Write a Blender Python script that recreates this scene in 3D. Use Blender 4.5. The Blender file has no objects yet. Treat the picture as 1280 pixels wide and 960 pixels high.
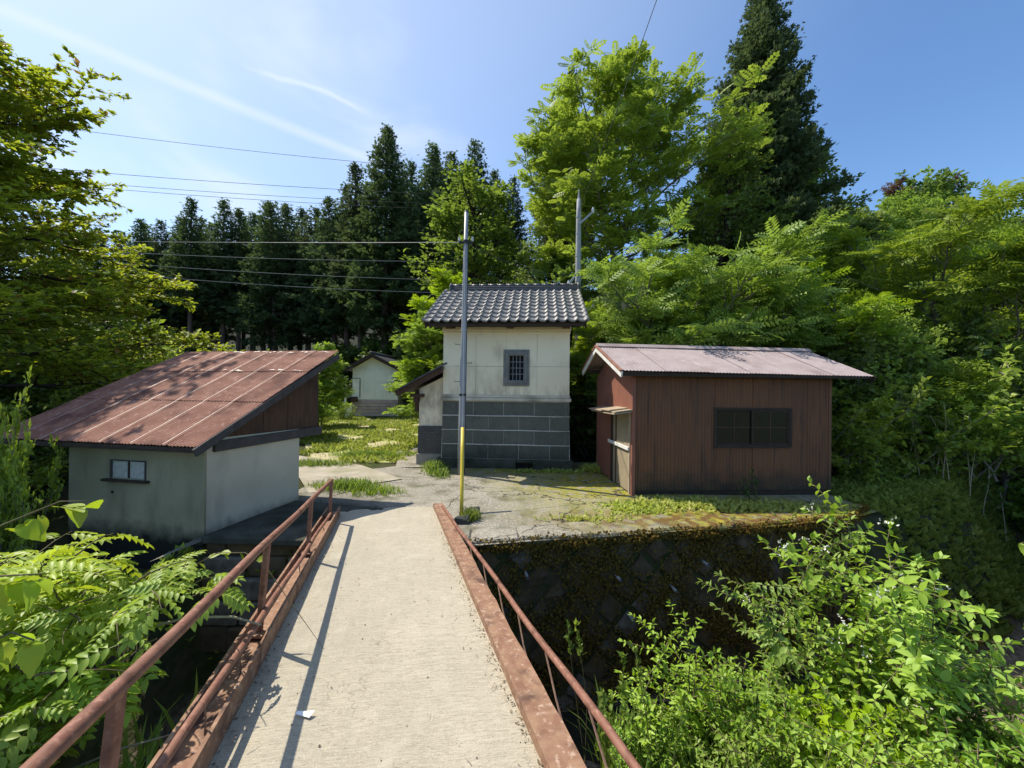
import bpy, math, random
import numpy as np
from mathutils import Matrix, Vector
from math import radians as R, sin, cos, pi

scene = bpy.context.scene
C = scene.collection
random.seed(7)

# ------------------------------------------------------------------ camera
CAM_Z = 1.95
cam_data = bpy.data.cameras.new("camera")
cam = bpy.data.objects.new("camera", cam_data)
C.objects.link(cam)
cam_data.sensor_width = 36.0
cam_data.lens = 36.0 * 481.0 / 1280.0
cam_data.shift_y = 6.0 / 1280.0
cam_data.clip_start = 0.05
cam_data.clip_end = 2000.0
cam.location = (0, 0, CAM_Z)
cam.rotation_euler = (Matrix.Rotation(pi / 2, 3, 'X') @ Matrix.Rotation(R(0.6), 3, 'Z')).to_euler()
scene.camera = cam

# ------------------------------------------------------------------ sun and sky
SUN_EL, SUN_AZ = 53.9, -63.0            # azimuth measured from +Y towards +X
sun_dir = Vector((sin(R(SUN_AZ)) * cos(R(SUN_EL)), cos(R(SUN_AZ)) * cos(R(SUN_EL)), sin(R(SUN_EL))))
sun_data = bpy.data.lights.new("sun", 'SUN')
sun_data.energy = 4.3
sun_data.angle = R(0.53)
sun_data.color = (1.0, 0.92, 0.78)
sun = bpy.data.objects.new("sun", sun_data)
C.objects.link(sun)
sun.rotation_euler = sun_dir.to_track_quat('Z', 'Y').to_euler()
sun.location = (-20, 10, 30)

world = bpy.data.worlds.new("World")
scene.world = world
world.use_nodes = True
wn, wl = world.node_tree.nodes, world.node_tree.links
wn.clear()
w_out = wn.new('ShaderNodeOutputWorld')
w_bg = wn.new('ShaderNodeBackground')
w_bg.inputs['Strength'].default_value = 0.15
w_sky = wn.new('ShaderNodeTexSky')
w_sky.sky_type = 'NISHITA'
w_sky.sun_disc = False
w_sky.sun_elevation = R(SUN_EL)
w_sky.sun_rotation = R(SUN_AZ)
w_sky.air_density = 1.0
w_sky.dust_density = 0.7
w_sky.ozone_density = 3.0
w_sky.altitude = 300
w_co = wn.new('ShaderNodeTexCoord')


def w_math(op, a, b=None, c=None, clamp=False):
    n = wn.new('ShaderNodeMath'); n.operation = op; n.use_clamp = clamp
    for i, v in enumerate((a, b, c)):
        if v is None: continue
        if isinstance(v, (int, float)): n.inputs[i].default_value = v
        else: wl.new(v, n.inputs[i])
    return n.outputs[0]


def w_dot(vec, out):
    n = wn.new('ShaderNodeVectorMath'); n.operation = 'DOT_PRODUCT'
    wl.new(out, n.inputs[0]); n.inputs[1].default_value = vec
    return n.outputs['Value']


def w_range(v, a, b, c=0.0, d=1.0):
    n = wn.new('ShaderNodeMapRange'); n.interpolation_type = 'SMOOTHSTEP'
    wl.new(v, n.inputs[0])
    for i, x in enumerate((a, b, c, d)): n.inputs[i + 1].default_value = x
    return n.outputs[0]


w_dir = w_co.outputs['Generated']
w_noise = wn.new('ShaderNodeTexNoise'); w_noise.inputs['Scale'].default_value = 7.0; w_noise.inputs['Detail'].default_value = 4
wl.new(w_dir, w_noise.inputs['Vector'])
w_wob = w_math('MULTIPLY', w_math('SUBTRACT', w_noise.outputs['Fac'], 0.5), 0.045)


def contrail(d1, d2, width, amount, fade0, fade1, wob=1.0):
    """a thin ice trail along the great circle through two sky directions"""
    a, b = Vector(d1).normalized(), Vector(d2).normalized()
    nrm = a.cross(b).normalized()
    mid = (a + b).normalized()
    along = nrm.cross(mid).normalized()
    dist = w_math('ABSOLUTE', w_math('ADD', w_dot(nrm, w_dir), w_math('MULTIPLY', w_wob, wob)))
    m = w_range(dist, width, 0.0)
    s = w_math('ABSOLUTE', w_dot(along, w_dir))
    f = w_range(s, fade1, fade0)
    front = w_math('GREATER_THAN', w_dot(mid, w_dir), 0.0)
    return w_math('MULTIPLY', w_math('MULTIPLY', w_math('MULTIPLY', m, f), front), amount)


trail_a = contrail((-1.331, 1, 0.97), (-0.45, 1, 0.62), 0.015, 0.30, 0.18, 0.55, 0.25)
trail_b = contrail((-0.66, 1, 0.82), (-0.40, 1, 0.72), 0.007, 0.30, 0.04, 0.13, 0.75)
w_map = wn.new('ShaderNodeMapping'); w_map.inputs['Scale'].default_value = (1.2, 1.2, 3.0)
w_map.inputs['Rotation'].default_value = (0.3, 0.5, 0.4)
wl.new(w_dir, w_map.inputs['Vector'])
w_cir = wn.new('ShaderNodeTexNoise'); w_cir.inputs['Scale'].default_value = 2.2; w_cir.inputs['Detail'].default_value = 6
w_cir.inputs['Distortion'].default_value = 0.4
wl.new(w_map.outputs[0], w_cir.inputs['Vector'])
cirrus = w_math('MULTIPLY', w_range(w_cir.outputs['Fac'], 0.48, 0.78), w_range(w_dot(tuple(sun_dir), w_dir), 0.45, 0.95, 0.0, 0.55))
haze_fac = w_range(w_dot(tuple(sun_dir), w_dir), 0.25, 0.98, 0.0, 0.34)
w_sum = w_math('ADD', w_math('ADD', trail_a, trail_b), w_math('ADD', cirrus, haze_fac), clamp=True)
w_mix = wn.new('ShaderNodeMix'); w_mix.data_type = 'RGBA'
wl.new(w_sum, w_mix.inputs['Factor'])
w_hs = wn.new('ShaderNodeHueSaturation'); w_hs.inputs['Saturation'].default_value = 1.12; w_hs.inputs['Value'].default_value = 0.96
wl.new(w_sky.outputs[0], w_hs.inputs['Color'])
wl.new(w_hs.outputs[0], w_mix.inputs[6])
w_mix.inputs[7].default_value = (3.9, 4.35, 5.0, 1)
wl.new(w_mix.outputs[2], w_bg.inputs['Color'])
wl.new(w_bg.outputs[0], w_out.inputs['Surface'])

scene.view_settings.view_transform = 'Standard'
scene.view_settings.look = 'None'
scene.view_settings.gamma = 1.0
scene.view_settings.exposure = 0.60
scene.cycles.max_bounces = 8
scene.cycles.transparent_max_bounces = 8


# ------------------------------------------------------------------ helpers
def link(o, parent=None):
    C.objects.link(o)
    if parent is not None: o.parent = parent
    return o


def tag(o, label=None, cat=None, group=None, kind=None):
    if label: o['label'] = label
    if cat: o['category'] = cat
    if group: o['group'] = group
    if kind: o['kind'] = kind
    return o


def thing(name, label, cat, loc=(0, 0, 0), rotz=0.0, group=None, scale=None):
    o = bpy.data.objects.new(name, None)
    o.empty_display_size = 0.2
    link(o)
    o.location = loc; o.rotation_euler = (0, 0, rotz)
    if scale: o.scale = scale
    return tag(o, label, cat, group)


def dup(o, loc=None, rotz=None, scale=None, label=None, group=None, parent=None):
    kids = [(c, list(c.children)) for c in o.children]
    r = link(o.copy(), parent)
    if loc is not None: r.location = loc
    if rotz is not None: r.rotation_euler = (0, 0, rotz)
    if scale is not None: r.scale = scale if hasattr(scale, '__len__') else (scale,) * 3
    if label: r['label'] = label
    if group: r['group'] = group
    for c, gs in kids:
        cc = link(c.copy(), r)
        for g in gs: link(g.copy(), cc)
    return r


class MB:
    def __init__(s): s.v, s.f = [], []

    def add(s, vs, fs):
        b = len(s.v); s.v += [tuple(map(float, v)) for v in vs]; s.f += [tuple(i + b for i in f) for f in fs]
        return s

    def box(s, x0, x1, y0, y1, z0, z1):
        return s.add([(x0, y0, z0), (x1, y0, z0), (x1, y1, z0), (x0, y1, z0), (x0, y0, z1), (x1, y0, z1), (x1, y1, z1), (x0, y1, z1)],
                     [(0, 3, 2, 1), (4, 5, 6, 7), (0, 1, 5, 4), (1, 2, 6, 5), (2, 3, 7, 6), (3, 0, 4, 7)])

    def hexa(s, b, t):
        return s.add(list(b) + list(t), [(0, 3, 2, 1), (4, 5, 6, 7), (0, 1, 5, 4), (1, 2, 6, 5), (2, 3, 7, 6), (3, 0, 4, 7)])

    def beam(s, p, q, w, h, up=(0, 0, 1)):
        """rectangular bar from p to q, w wide, h high"""
        p, q = Vector(p), Vector(q); d = (q - p).normalized(); u = Vector(up)
        x = d.cross(u).normalized() * (w / 2); z = x.cross(d).normalized() * (h / 2)
        return s.hexa([p - x - z, p + x - z, q + x - z, q - x - z], [p - x + z, p + x + z, q + x + z, q - x + z])

    def tube(s, pts, r, n=8, cap=True):
        pts = [Vector(p) for p in pts]; m = len(pts)
        rs = list(r) if hasattr(r, '__len__') else [r] * m
        vs, fs = [], []
        x = None
        for i, p in enumerate(pts):
            d = (pts[min(i + 1, m - 1)] - pts[max(i - 1, 0)]).normalized()
            if x is None:
                x = d.orthogonal().normalized()
            else:
                x = (x - d * x.dot(d)).normalized()
            y = d.cross(x)
            for k in range(n):
                a = 2 * pi * k / n
                vs.append(p + x * cos(a) * rs[i] + y * sin(a) * rs[i])
        for i in range(m - 1):
            for k in range(n):
                a, b = i * n + k, i * n + (k + 1) % n
                fs.append((a, b, b + n, a + n))
        if cap:
            fs.append(tuple(range(n))[::-1]); fs.append(tuple((m - 1) * n + k for k in range(n)))
        return s.add(vs, fs)

    def grid(s, rows):
        n = len(rows[0]); vs = [p for r in rows for p in r]
        fs = [(i * n + j, i * n + j + 1, (i + 1) * n + j + 1, (i + 1) * n + j) for i in range(len(rows) - 1) for j in range(n - 1)]
        return s.add(vs, fs)

    def prism(s, poly, vec):
        n = len(poly); v = Vector(vec)
        vs = [Vector(p) for p in poly] + [Vector(p) + v for p in poly]
        fs = [tuple(range(n))[::-1], tuple(range(n, 2 * n))] + [(i, (i + 1) % n, n + (i + 1) % n, n + i) for i in range(n)]
        return s.add(vs, fs)

    def mesh(s, name, mat, smooth=False):
        me = bpy.data.meshes.new(name); me.from_pydata(s.v, [], s.f)
        if mat: me.materials.append(mat)
        if smooth: me.polygons.foreach_set('use_smooth', [True] * len(me.polygons))
        me.update()
        return me

    def build(s, name, mat, parent=None, smooth=False, bev=0.0):
        o = bpy.data.objects.new(name, s.mesh(name, mat, smooth)); link(o, parent)
        if bev:
            b = o.modifiers.new('bevel', 'BEVEL'); b.width = bev; b.segments = 1; b.limit_method = 'ANGLE'; b.angle_limit = R(40)
        return o


def place(me, name, parent=None, loc=(0, 0, 0), rot=(0, 0, 0), scale=(1, 1, 1)):
    o = bpy.data.objects.new(name, me); link(o, parent)
    o.location = loc; o.rotation_euler = rot; o.scale = scale
    return o


def np_mesh(name, V, F, mat, smooth=False):
    V = np.asarray(V, np.float32).reshape(-1, 3); F = np.asarray(F, np.int32); k = F.shape[1]; n = len(F)
    me = bpy.data.meshes.new(name)
    me.vertices.add(len(V)); me.vertices.foreach_set('co', V.ravel())
    me.loops.add(n * k); me.loops.foreach_set('vertex_index', F.ravel())
    me.polygons.add(n)
    me.polygons.foreach_set('loop_start', np.arange(0, n * k, k, dtype=np.int32))
    me.polygons.foreach_set('loop_total', np.full(n, k, np.int32))
    if smooth: me.polygons.foreach_set('use_smooth', np.ones(n, bool))
    me.materials.append(mat)
    me.update(calc_edges=True)
    return me


def nrm(a):
    return a / np.maximum(np.linalg.norm(a, axis=-1, keepdims=True), 1e-9)


def scatter(tv, tf, P, A, N, S):
    """copies of one template (x across, y along, z normal) merged into arrays"""
    P, A, N = map(lambda q: np.asarray(q, float), (P, A, N)); S = np.asarray(S, float)
    A = nrm(A); X = nrm(np.cross(A, N)); Z = np.cross(X, A)
    if S.ndim == 1: S = np.stack([S, S, S], 1)
    tv = np.asarray(tv, float)
    V = (P[:, None, :] + tv[None, :, 0:1] * (S[:, 0:1] * X)[:, None, :] + tv[None, :, 1:2] * (S[:, 1:2] * A)[:, None, :]
         + tv[None, :, 2:3] * (S[:, 2:3] * Z)[:, None, :])
    tf = np.asarray(tf, int)
    F = tf[None] + (np.arange(len(P)) * len(tv))[:, None, None]
    return V.reshape(-1, 3), F.reshape(-1, tf.shape[1])


def join(parts):
    Vs, Fs, b = [], [], 0
    for V, F in parts:
        Vs.append(V); Fs.append(F + b); b += len(V)
    return np.concatenate(Vs), np.concatenate(Fs)


def smooth01(x, a, b):
    t = np.clip((x - a) / (b - a), 0, 1)
    return t * t * (3 - 2 * t)


# ------------------------------------------------------------------ materials
class NT:
    def __init__(s, name):
        s.m = bpy.data.materials.new(name); s.m.use_nodes = True
        s.n, s.l = s.m.node_tree.nodes, s.m.node_tree.links
        s.n.clear()
        s.out = s.n.new('ShaderNodeOutputMaterial')
        s.pos = s.n.new('ShaderNodeNewGeometry')

    def set(s, sock, v):
        if isinstance(v, bpy.types.NodeSocket): s.l.new(v, sock)
        elif isinstance(v, (tuple, list)) and len(v) == 3 and sock.type == 'RGBA': sock.default_value = (*v, 1)
        else: sock.default_value = v

    def noise(s, scale, detail=4, stretch=None, rot=None, rough=0.55, coord=None):
        n = s.n.new('ShaderNodeTexNoise'); n.inputs['Scale'].default_value = scale; n.inputs['Detail'].default_value = detail
        n.inputs['Roughness'].default_value = rough
        v = coord or s.pos.outputs['Position']
        if rot:
            m = s.n.new('ShaderNodeMapping'); m.inputs['Rotation'].default_value = rot
            s.l.new(v, m.inputs['Vector']); v = m.outputs[0]
        if stretch:
            m = s.n.new('ShaderNodeMapping'); m.inputs['Scale'].default_value = stretch
            s.l.new(v, m.inputs['Vector']); v = m.outputs[0]
        s.l.new(v, n.inputs['Vector'])
        return n.outputs['Fac']

    def rng(s, v, a, b, c=0.0, d=1.0):
        n = s.n.new('ShaderNodeMapRange')
        s.l.new(v, n.inputs[0])
        for i, x in enumerate((a, b, c, d)): n.inputs[i + 1].default_value = x
        return n.outputs[0]

    def math(s, op, a, b=None, clamp=False):
        n = s.n.new('ShaderNodeMath'); n.operation = op; n.use_clamp = clamp
        s.set(n.inputs[0], a)
        if b is not None: s.set(n.inputs[1], b)
        return n.outputs[0]

    def mix(s, f, a, b, mode='MIX'):
        n = s.n.new('ShaderNodeMix'); n.data_type = 'RGBA'; n.blend_type = mode
        s.set(n.inputs[0], f); s.set(n.inputs[6], a); s.set(n.inputs[7], b)
        return n.outputs[2]

    def sep(s, axis, coord=None):
        n = s.n.new('ShaderNodeSeparateXYZ'); s.l.new(coord or s.pos.outputs['Position'], n.inputs[0])
        return n.outputs[axis]

    def near(s, centre, r0, r1, squash=(1, 1, 1)):
        v = s.n.new('ShaderNodeVectorMath'); v.operation = 'SUBTRACT'
        s.l.new(s.pos.outputs['Position'], v.inputs[0]); v.inputs[1].default_value = centre
        q = s.n.new('ShaderNodeVectorMath'); q.operation = 'MULTIPLY'; s.l.new(v.outputs[0], q.inputs[0]); q.inputs[1].default_value = squash
        d = s.n.new('ShaderNodeVectorMath'); d.operation = 'LENGTH'; s.l.new(q.outputs[0], d.inputs[0])
        return s.rng(d.outputs['Value'], r1, r0)

    def bump(s, h, strength=0.3, dist=0.02, prev=None):
        n = s.n.new('ShaderNodeBump'); n.inputs['Strength'].default_value = strength; n.inputs['Distance'].default_value = dist
        s.l.new(h, n.inputs['Height'])
        if prev is not None: s.l.new(prev, n.inputs['Normal'])
        return n.outputs[0]

    def done(s, col, rough=0.8, bump=None, spec=0.3, metal=0.0):
        b = s.n.new('ShaderNodeBsdfPrincipled')
        s.set(b.inputs['Base Color'], col); s.set(b.inputs['Roughness'], rough)
        b.inputs['Specular IOR Level'].default_value = spec; b.inputs['Metallic'].default_value = metal
        if bump is not None: s.l.new(bump, b.inputs['Normal'])
        s.l.new(b.outputs[0], s.out.inputs['Surface'])
        return s.m


def simple(name, base, other, scale=6, rough=0.8, bump=0.2, bscale=None, spec=0.3, metal=0.0, dirt=None, lo=0.35, hi=0.7, stretch=None):
    t = NT(name)
    c = t.mix(t.rng(t.noise(scale, 5, stretch), lo, hi), base, other)
    if dirt: c = t.mix(t.rng(t.noise(scale * 0.37, 6), 0.5, 0.75), c, dirt)
    bm = t.bump(t.noise(bscale or scale * 6, 5, stretch), bump, 0.01) if bump else None
    return t.done(c, rough, bm, spec, metal)


def leaf_mat(name, a, b, trans, fac=0.45, rough=0.5, dead=None, spec=0.35):
    """two-sided leaf: diffuse sheen on top plus light coming through"""
    t = NT(name)
    rnd = t.pos.outputs['Random Per Island']
    col = t.mix(rnd, a, b)
    cl = t.noise(0.9, 3)
    col = t.mix(t.rng(cl, 0.4, 0.65, 0.0, 0.45), col, tuple(x * 0.62 for x in a))
    tr = t.mix(rnd, tuple(x * 0.72 for x in trans), trans)
    oi = t.n.new('ShaderNodeObjectInfo'); rv = oi.outputs['Random']
    hs = []
    for q in (col, tr):
        h = t.n.new('ShaderNodeHueSaturation')
        t.set(h.inputs['Hue'], t.rng(rv, 0, 1, 0.487, 0.512)); t.set(h.inputs['Value'], t.rng(t.math('FRACT', t.math('MULTIPLY', rv, 7.31)), 0, 1, 0.80, 1.15))
        t.set(h.inputs['Saturation'], t.rng(t.math('FRACT', t.math('MULTIPLY', rv, 3.77)), 0, 1, 0.97, 1.10)); t.l.new(q, h.inputs['Color']); hs.append(h.outputs[0])
    col, tr = hs
    if dead:
        k = t.math('GREATER_THAN', t.math('FRACT', t.math('MULTIPLY', rnd, 37.7)), 0.93)
        col = t.mix(k, col, dead); tr = t.mix(k, tr, dead)
    p = t.n.new('ShaderNodeBsdfPrincipled'); t.set(p.inputs['Base Color'], col); p.inputs['Roughness'].default_value = rough
    p.inputs['Specular IOR Level'].default_value = spec
    q = t.n.new('ShaderNodeBsdfTranslucent'); t.set(q.inputs['Color'], tr)
    m = t.n.new('ShaderNodeMixShader'); m.inputs[0].default_value = fac
    t.l.new(p.outputs[0], m.inputs[1]); t.l.new(q.outputs[0], m.inputs[2])
    t.l.new(m.outputs[0], t.out.inputs['Surface'])
    return t.m

# ------------------------------------------------------------------ materials of the setting and the buildings
def make_ground_mat():
    t = NT('ground')
    n1 = t.noise(1.3, 6); n2 = t.noise(9, 5); z = t.sep(2)
    c = t.mix(t.rng(n1, 0.38, 0.62), (0.045, 0.060, 0.020), (0.075, 0.060, 0.035))
    c = t.mix(t.rng(n2, 0.45, 0.7), c, (0.03, 0.042, 0.014))
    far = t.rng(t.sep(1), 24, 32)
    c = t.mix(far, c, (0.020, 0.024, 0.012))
    bed = t.mix(t.rng(t.noise(14, 5), 0.4, 0.65), (0.10, 0.075, 0.05), (0.22, 0.18, 0.13))
    c = t.mix(t.rng(z, -1.75, -2.0), c, bed)
    return t.done(c, 0.95, t.bump(t.noise(22, 6), 0.6, 0.03), 0.1)


def make_yard_mat():
    t = NT('yard_concrete')
    c = t.mix(t.rng(t.noise(1.1, 6), 0.35, 0.68), (0.30, 0.275, 0.225), (0.20, 0.185, 0.155))
    c = t.mix(t.rng(t.noise(24, 6), 0.47, 0.60), c, (0.37, 0.34, 0.28))
    c = t.mix(t.rng(t.noise(33, 5), 0.60, 0.72), c, (0.16, 0.145, 0.115))
    c = t.mix(t.rng(t.noise(2.3, 8), 0.50, 0.66), c, (0.145, 0.140, 0.095))
    w = t.math('MULTIPLY', t.near((2.3, 7.9, 0), 0.9, 2.3, (0.75, 1, 1)), t.rng(t.noise(5.5, 6), 0.36, 0.52), clamp=True)
    w2 = t.math('MULTIPLY', t.near((4.2, 6.2, 0), 0.9, 2.6, (0.55, 1.5, 1)), t.rng(t.noise(4.5, 6), 0.36, 0.50), clamp=True)
    w3 = t.math('MULTIPLY', t.near((0.6, 9.2, 0), 0.3, 1.5, (0.5, 1.6, 1)), t.rng(t.noise(5, 6), 0.32, 0.5), clamp=True)
    moss = t.mix(t.rng(t.noise(16, 4), 0.38, 0.62), (0.34, 0.27, 0.035), (0.17, 0.21, 0.030))
    wm = t.math('MAXIMUM', t.math('MAXIMUM', w, w2), w3)
    c = t.mix(wm, c, moss)
    rust = t.math('MULTIPLY', t.near((3.6, 5.75, 0), 0.6, 2.0, (0.5, 2.6, 1)), t.rng(t.noise(6, 5), 0.42, 0.55), clamp=True)
    c = t.mix(rust, c, (0.135, 0.075, 0.026))
    dark_patch = t.math('MULTIPLY', t.near((-3.3, 5.7, 0), 0.7, 1.5, (0.8, 1, 1)), 0.8)  # darker rounded patch between grey shed and bridge
    c = t.mix(dark_patch, c, (0.055, 0.055, 0.05))
    b = t.bump(t.noise(40, 5), 0.7, 0.03)
    v = t.n.new('ShaderNodeTexVoronoi'); v.feature = 'DISTANCE_TO_EDGE'; v.inputs['Scale'].default_value = 0.55
    wv = t.n.new('ShaderNodeVectorMath'); wv.operation = 'ADD'
    nz = t.n.new('ShaderNodeTexNoise'); nz.inputs['Scale'].default_value = 1.7; nz.inputs['Detail'].default_value = 5
    t.l.new(t.pos.outputs['Position'], nz.inputs['Vector'])
    t.l.new(t.pos.outputs['Position'], wv.inputs[0]); t.l.new(nz.outputs['Color'], wv.inputs[1]); t.l.new(wv.outputs[0], v.inputs['Vector'])
    c = t.mix(t.rng(v.outputs['Distance'], 0.010, 0.003), c, (0.05, 0.045, 0.035))
    return t.done(c, 0.92, t.bump(t.noise(9, 5), 0.4, 0.03, b), 0.2)


def make_deck_mat():
    t = NT('deck_concrete')
    rot = (0, 0, R(17.2))
    c = t.mix(t.rng(t.noise(1.6, 5), 0.3, 0.7), (0.475, 0.425, 0.33), (0.40, 0.36, 0.275))
    st = t.noise(17, 7, (0.45, 5.5, 1), (0, 0, R(-8)), 0.75)
    c = t.mix(t.rng(st, 0.42, 0.66, 0, .8), c, (0.27, 0.24, 0.18))
    c = t.mix(t.rng(t.noise(.9, 7), .52, .68, 0, .55), c, (0.33, 0.30, 0.235))
    fine = t.noise(45, 6, (0.6, 4, 1), (0, 0, R(-11)), 0.7)
    c = t.mix(t.rng(fine, 0.52, 0.70, 0, 0.85), c, (0.17, 0.145, 0.105))
    c = t.mix(t.rng(t.noise(150, 3), 0.52, 0.66, 0, .55), c, (0.55, 0.50, 0.40))
    c = t.mix(t.rng(t.noise(110, 2), 0.68, 0.75), c, (0.09, 0.08, 0.065))
    c = t.mix(t.rng(t.noise(3.1, 6), 0.58, 0.75, 0, 0.6), c, (0.50, 0.46, 0.37))
    v = t.n.new('ShaderNodeTexVoronoi'); v.feature = 'DISTANCE_TO_EDGE'; v.inputs['Scale'].default_value = 0.42
    wv = t.n.new('ShaderNodeVectorMath'); wv.operation = 'ADD'
    nz = t.n.new('ShaderNodeTexNoise'); nz.inputs['Scale'].default_value = 2.6; nz.inputs['Detail'].default_value = 6
    t.l.new(t.pos.outputs['Position'], nz.inputs['Vector'])
    t.l.new(t.pos.outputs['Position'], wv.inputs[0]); t.l.new(nz.outputs['Color'], wv.inputs[1]); t.l.new(wv.outputs[0], v.inputs['Vector'])
    c = t.mix(t.math('MULTIPLY', t.rng(v.outputs['Distance'], 0.0022, 0.0006), t.rng(t.noise(1.1, 3), .52, .62, 0, .6)), c, (0.19, 0.165, 0.12))
    c = t.mix(t.rng(t.noise(26, 8, (.5, 3, 1), (0, 0, R(-20)), .8), .60, .70, 0, .7), c, (0.19, 0.165, 0.12))
    b = t.bump(st, 0.5, 0.008)
    return t.done(c, 0.9, t.bump(t.noise(140, 3), 0.35, 0.004, b), 0.25)


def make_rust_mat(name, a, b, hi, dark, scale=14, rough=0.75):
    t = NT(name)
    c = t.mix(t.rng(t.noise(scale, 6), 0.36, 0.64), a, b)
    c = t.mix(t.rng(t.noise(scale * 2.7, 6), 0.55, 0.72), c, hi)
    c = t.mix(t.rng(t.noise(scale * 0.55, 8), 0.53, 0.68), c, dark)
    return t.done(c, rough, t.bump(t.noise(scale * 9, 4), 0.4, 0.003), 0.3)


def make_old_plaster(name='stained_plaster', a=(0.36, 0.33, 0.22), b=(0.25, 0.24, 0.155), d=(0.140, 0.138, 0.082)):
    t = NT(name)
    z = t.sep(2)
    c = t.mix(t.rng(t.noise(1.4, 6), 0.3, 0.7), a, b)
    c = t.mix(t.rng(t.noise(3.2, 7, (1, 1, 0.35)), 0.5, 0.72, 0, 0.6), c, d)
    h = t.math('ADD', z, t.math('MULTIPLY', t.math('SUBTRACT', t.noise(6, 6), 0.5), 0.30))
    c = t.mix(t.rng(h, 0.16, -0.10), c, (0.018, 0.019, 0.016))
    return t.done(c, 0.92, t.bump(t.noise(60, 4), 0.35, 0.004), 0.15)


def make_kura_plaster():
    t = NT('lime_plaster')
    c = t.mix(t.rng(t.noise(1.3, 6), 0.3, 0.7), (0.92, 0.82, 0.61), (0.87, 0.76, 0.55))
    c = t.mix(t.rng(t.noise(2.6, 7, (1, 1, 0.5)), 0.54, 0.75, 0, 0.7), c, (0.56, 0.47, 0.33))
    low = t.math('MULTIPLY', t.rng(t.sep(2), 2.15, 1.78), t.rng(t.noise(7, 6, (1, 1, 0.4)), 0.42, 0.62), clamp=True)
    c = t.mix(t.math('MULTIPLY', low, 0.55), c, (0.30, 0.26, 0.20))
    return t.done(c, 0.9, t.bump(t.noise(38, 5), 0.25, 0.004), 0.15)


def make_stone_tile():
    t = NT('stone_tile')
    z = t.sep(2)
    c = t.mix(t.rng(t.noise(3, 6), 0.3, 0.7), (0.150, 0.148, 0.120), (0.108, 0.110, 0.090))
    oi = t.n.new('ShaderNodeObjectInfo')
    c = t.mix(t.rng(oi.outputs['Random'], 0, 1, 0, .5), c, (0.075, 0.078, 0.066))
    c = t.mix(t.rng(t.noise(30, 3), 0.5, 0.7, 0, 0.5), c, (0.21, 0.21, 0.175))
    c = t.mix(t.rng(t.noise(11, 8, (1, 1, .25)), 0.58, 0.72, 0, .6), c, (0.045, 0.047, 0.036))
    h = t.math('ADD', z, t.math('MULTIPLY', t.math('SUBTRACT', t.noise(3.5, 6), 0.5), 0.5))
    c = t.mix(t.rng(h, 0.62, 0.20, 0, 0.8), c, (0.028, 0.033, 0.024))
    return t.done(c, 0.75, t.bump(t.noise(60, 4), 0.3, 0.004), 0.3)


def make_iron_wall():
    t = NT('iron_sheet_brown')
    z = t.sep(2)
    oi = t.n.new('ShaderNodeObjectInfo')
    c = t.mix(t.rng(t.noise(0.9, 5), 0.3, 0.7), (0.220, 0.088, 0.036), (0.155, 0.064, 0.030))
    c = t.mix(t.rng(oi.outputs['Random'], 0, 1, 0, .45), c, (0.140, 0.068, 0.038))
    c = t.mix(t.rng(t.noise(16, 7, (1, 1, .05)), .56, .70, 0, .8), c, (0.050, 0.028, 0.020))
    c = t.mix(t.rng(t.noise(9, 6, (1, 1, 0.2)), 0.52, 0.72, 0, 0.6), c, (0.09, 0.048, 0.033))
    h = t.math('ADD', z, t.math('MULTIPLY', t.math('SUBTRACT', t.noise(5, 7), 0.5), 0.7))
    c = t.mix(t.rng(h, 0.50, 0.08), c, (0.045, 0.034, 0.022))
    return t.done(c, 0.6, t.bump(t.noise(50, 4), 0.15, 0.003), 0.35)


M = {}
M['ground'] = make_ground_mat()
M['yard'] = make_yard_mat()
M['deck'] = make_deck_mat()
M['path'] = simple('path_concrete', (0.42, 0.38, 0.31), (0.30, 0.27, 0.21), 2.2, 0.92, 0.4, 50, 0.2, dirt=(0.20, 0.20, 0.10))
M['rust'] = make_rust_mat('rusty_steel', (0.215, 0.110, 0.070), (0.30, 0.180, 0.110), (0.46, 0.33, 0.25), (0.105, 0.058, 0.040), 11)
M['rail'] = make_rust_mat('red_oxide_paint', (0.195, 0.082, 0.055), (0.245, 0.120, 0.080), (0.36, 0.19, 0.13), (0.10, 0.045, 0.030), 14, 0.6)
M['rod'] = simple('rusty_wire', (0.10, 0.06, 0.045), (0.20, 0.12, 0.08), 30, 0.7, 0)
M['stucco'] = make_old_plaster()  # stained plaster, darkened further to put the front wall's shade into its colour
M['stucco_clean'] = make_old_plaster('grey_plaster', (0.62, 0.56, 0.43), (0.50, 0.46, 0.35), (0.33, 0.31, 0.23))  # lighter copy of the same plaster, for the wall facing the bridge
M['plaster'] = make_kura_plaster()
M['stone_tile'] = make_stone_tile()
M['mortar'] = simple('lime_joint', (0.70, 0.68, 0.61), (0.52, 0.51, 0.45), 5, 0.9, 0.1, dirt=(0.25, 0.25, 0.20))
M['ledge'] = simple('plaster_ledge', (0.66, 0.60, 0.48), (0.44, 0.38, 0.29), 3, 0.9, 0.2, dirt=(0.15, 0.12, 0.09))
M['plinth'] = simple('mossy_plinth', (0.085, 0.085, 0.07), (0.035, 0.04, 0.026), 4, 0.95, 0.5, 30, 0.15, dirt=(0.02, 0.024, 0.014))
M['kawara'] = simple('roof_clay_tile', (0.25, 0.235, 0.22), (0.155, 0.15, 0.145), 3, 0.45, 0.15, 60, 0.45, dirt=(0.30, 0.27, 0.235))
M['kawara_dark'] = simple('ridge_clay', (0.075, 0.075, 0.08), (0.045, 0.045, 0.05), 6, 0.45, 0.2, 40, 0.5)
M['grey_trim'] = simple('grey_mortar', (0.25, 0.25, 0.23), (0.17, 0.17, 0.16), 7, 0.9, 0.35, 40)
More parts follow.
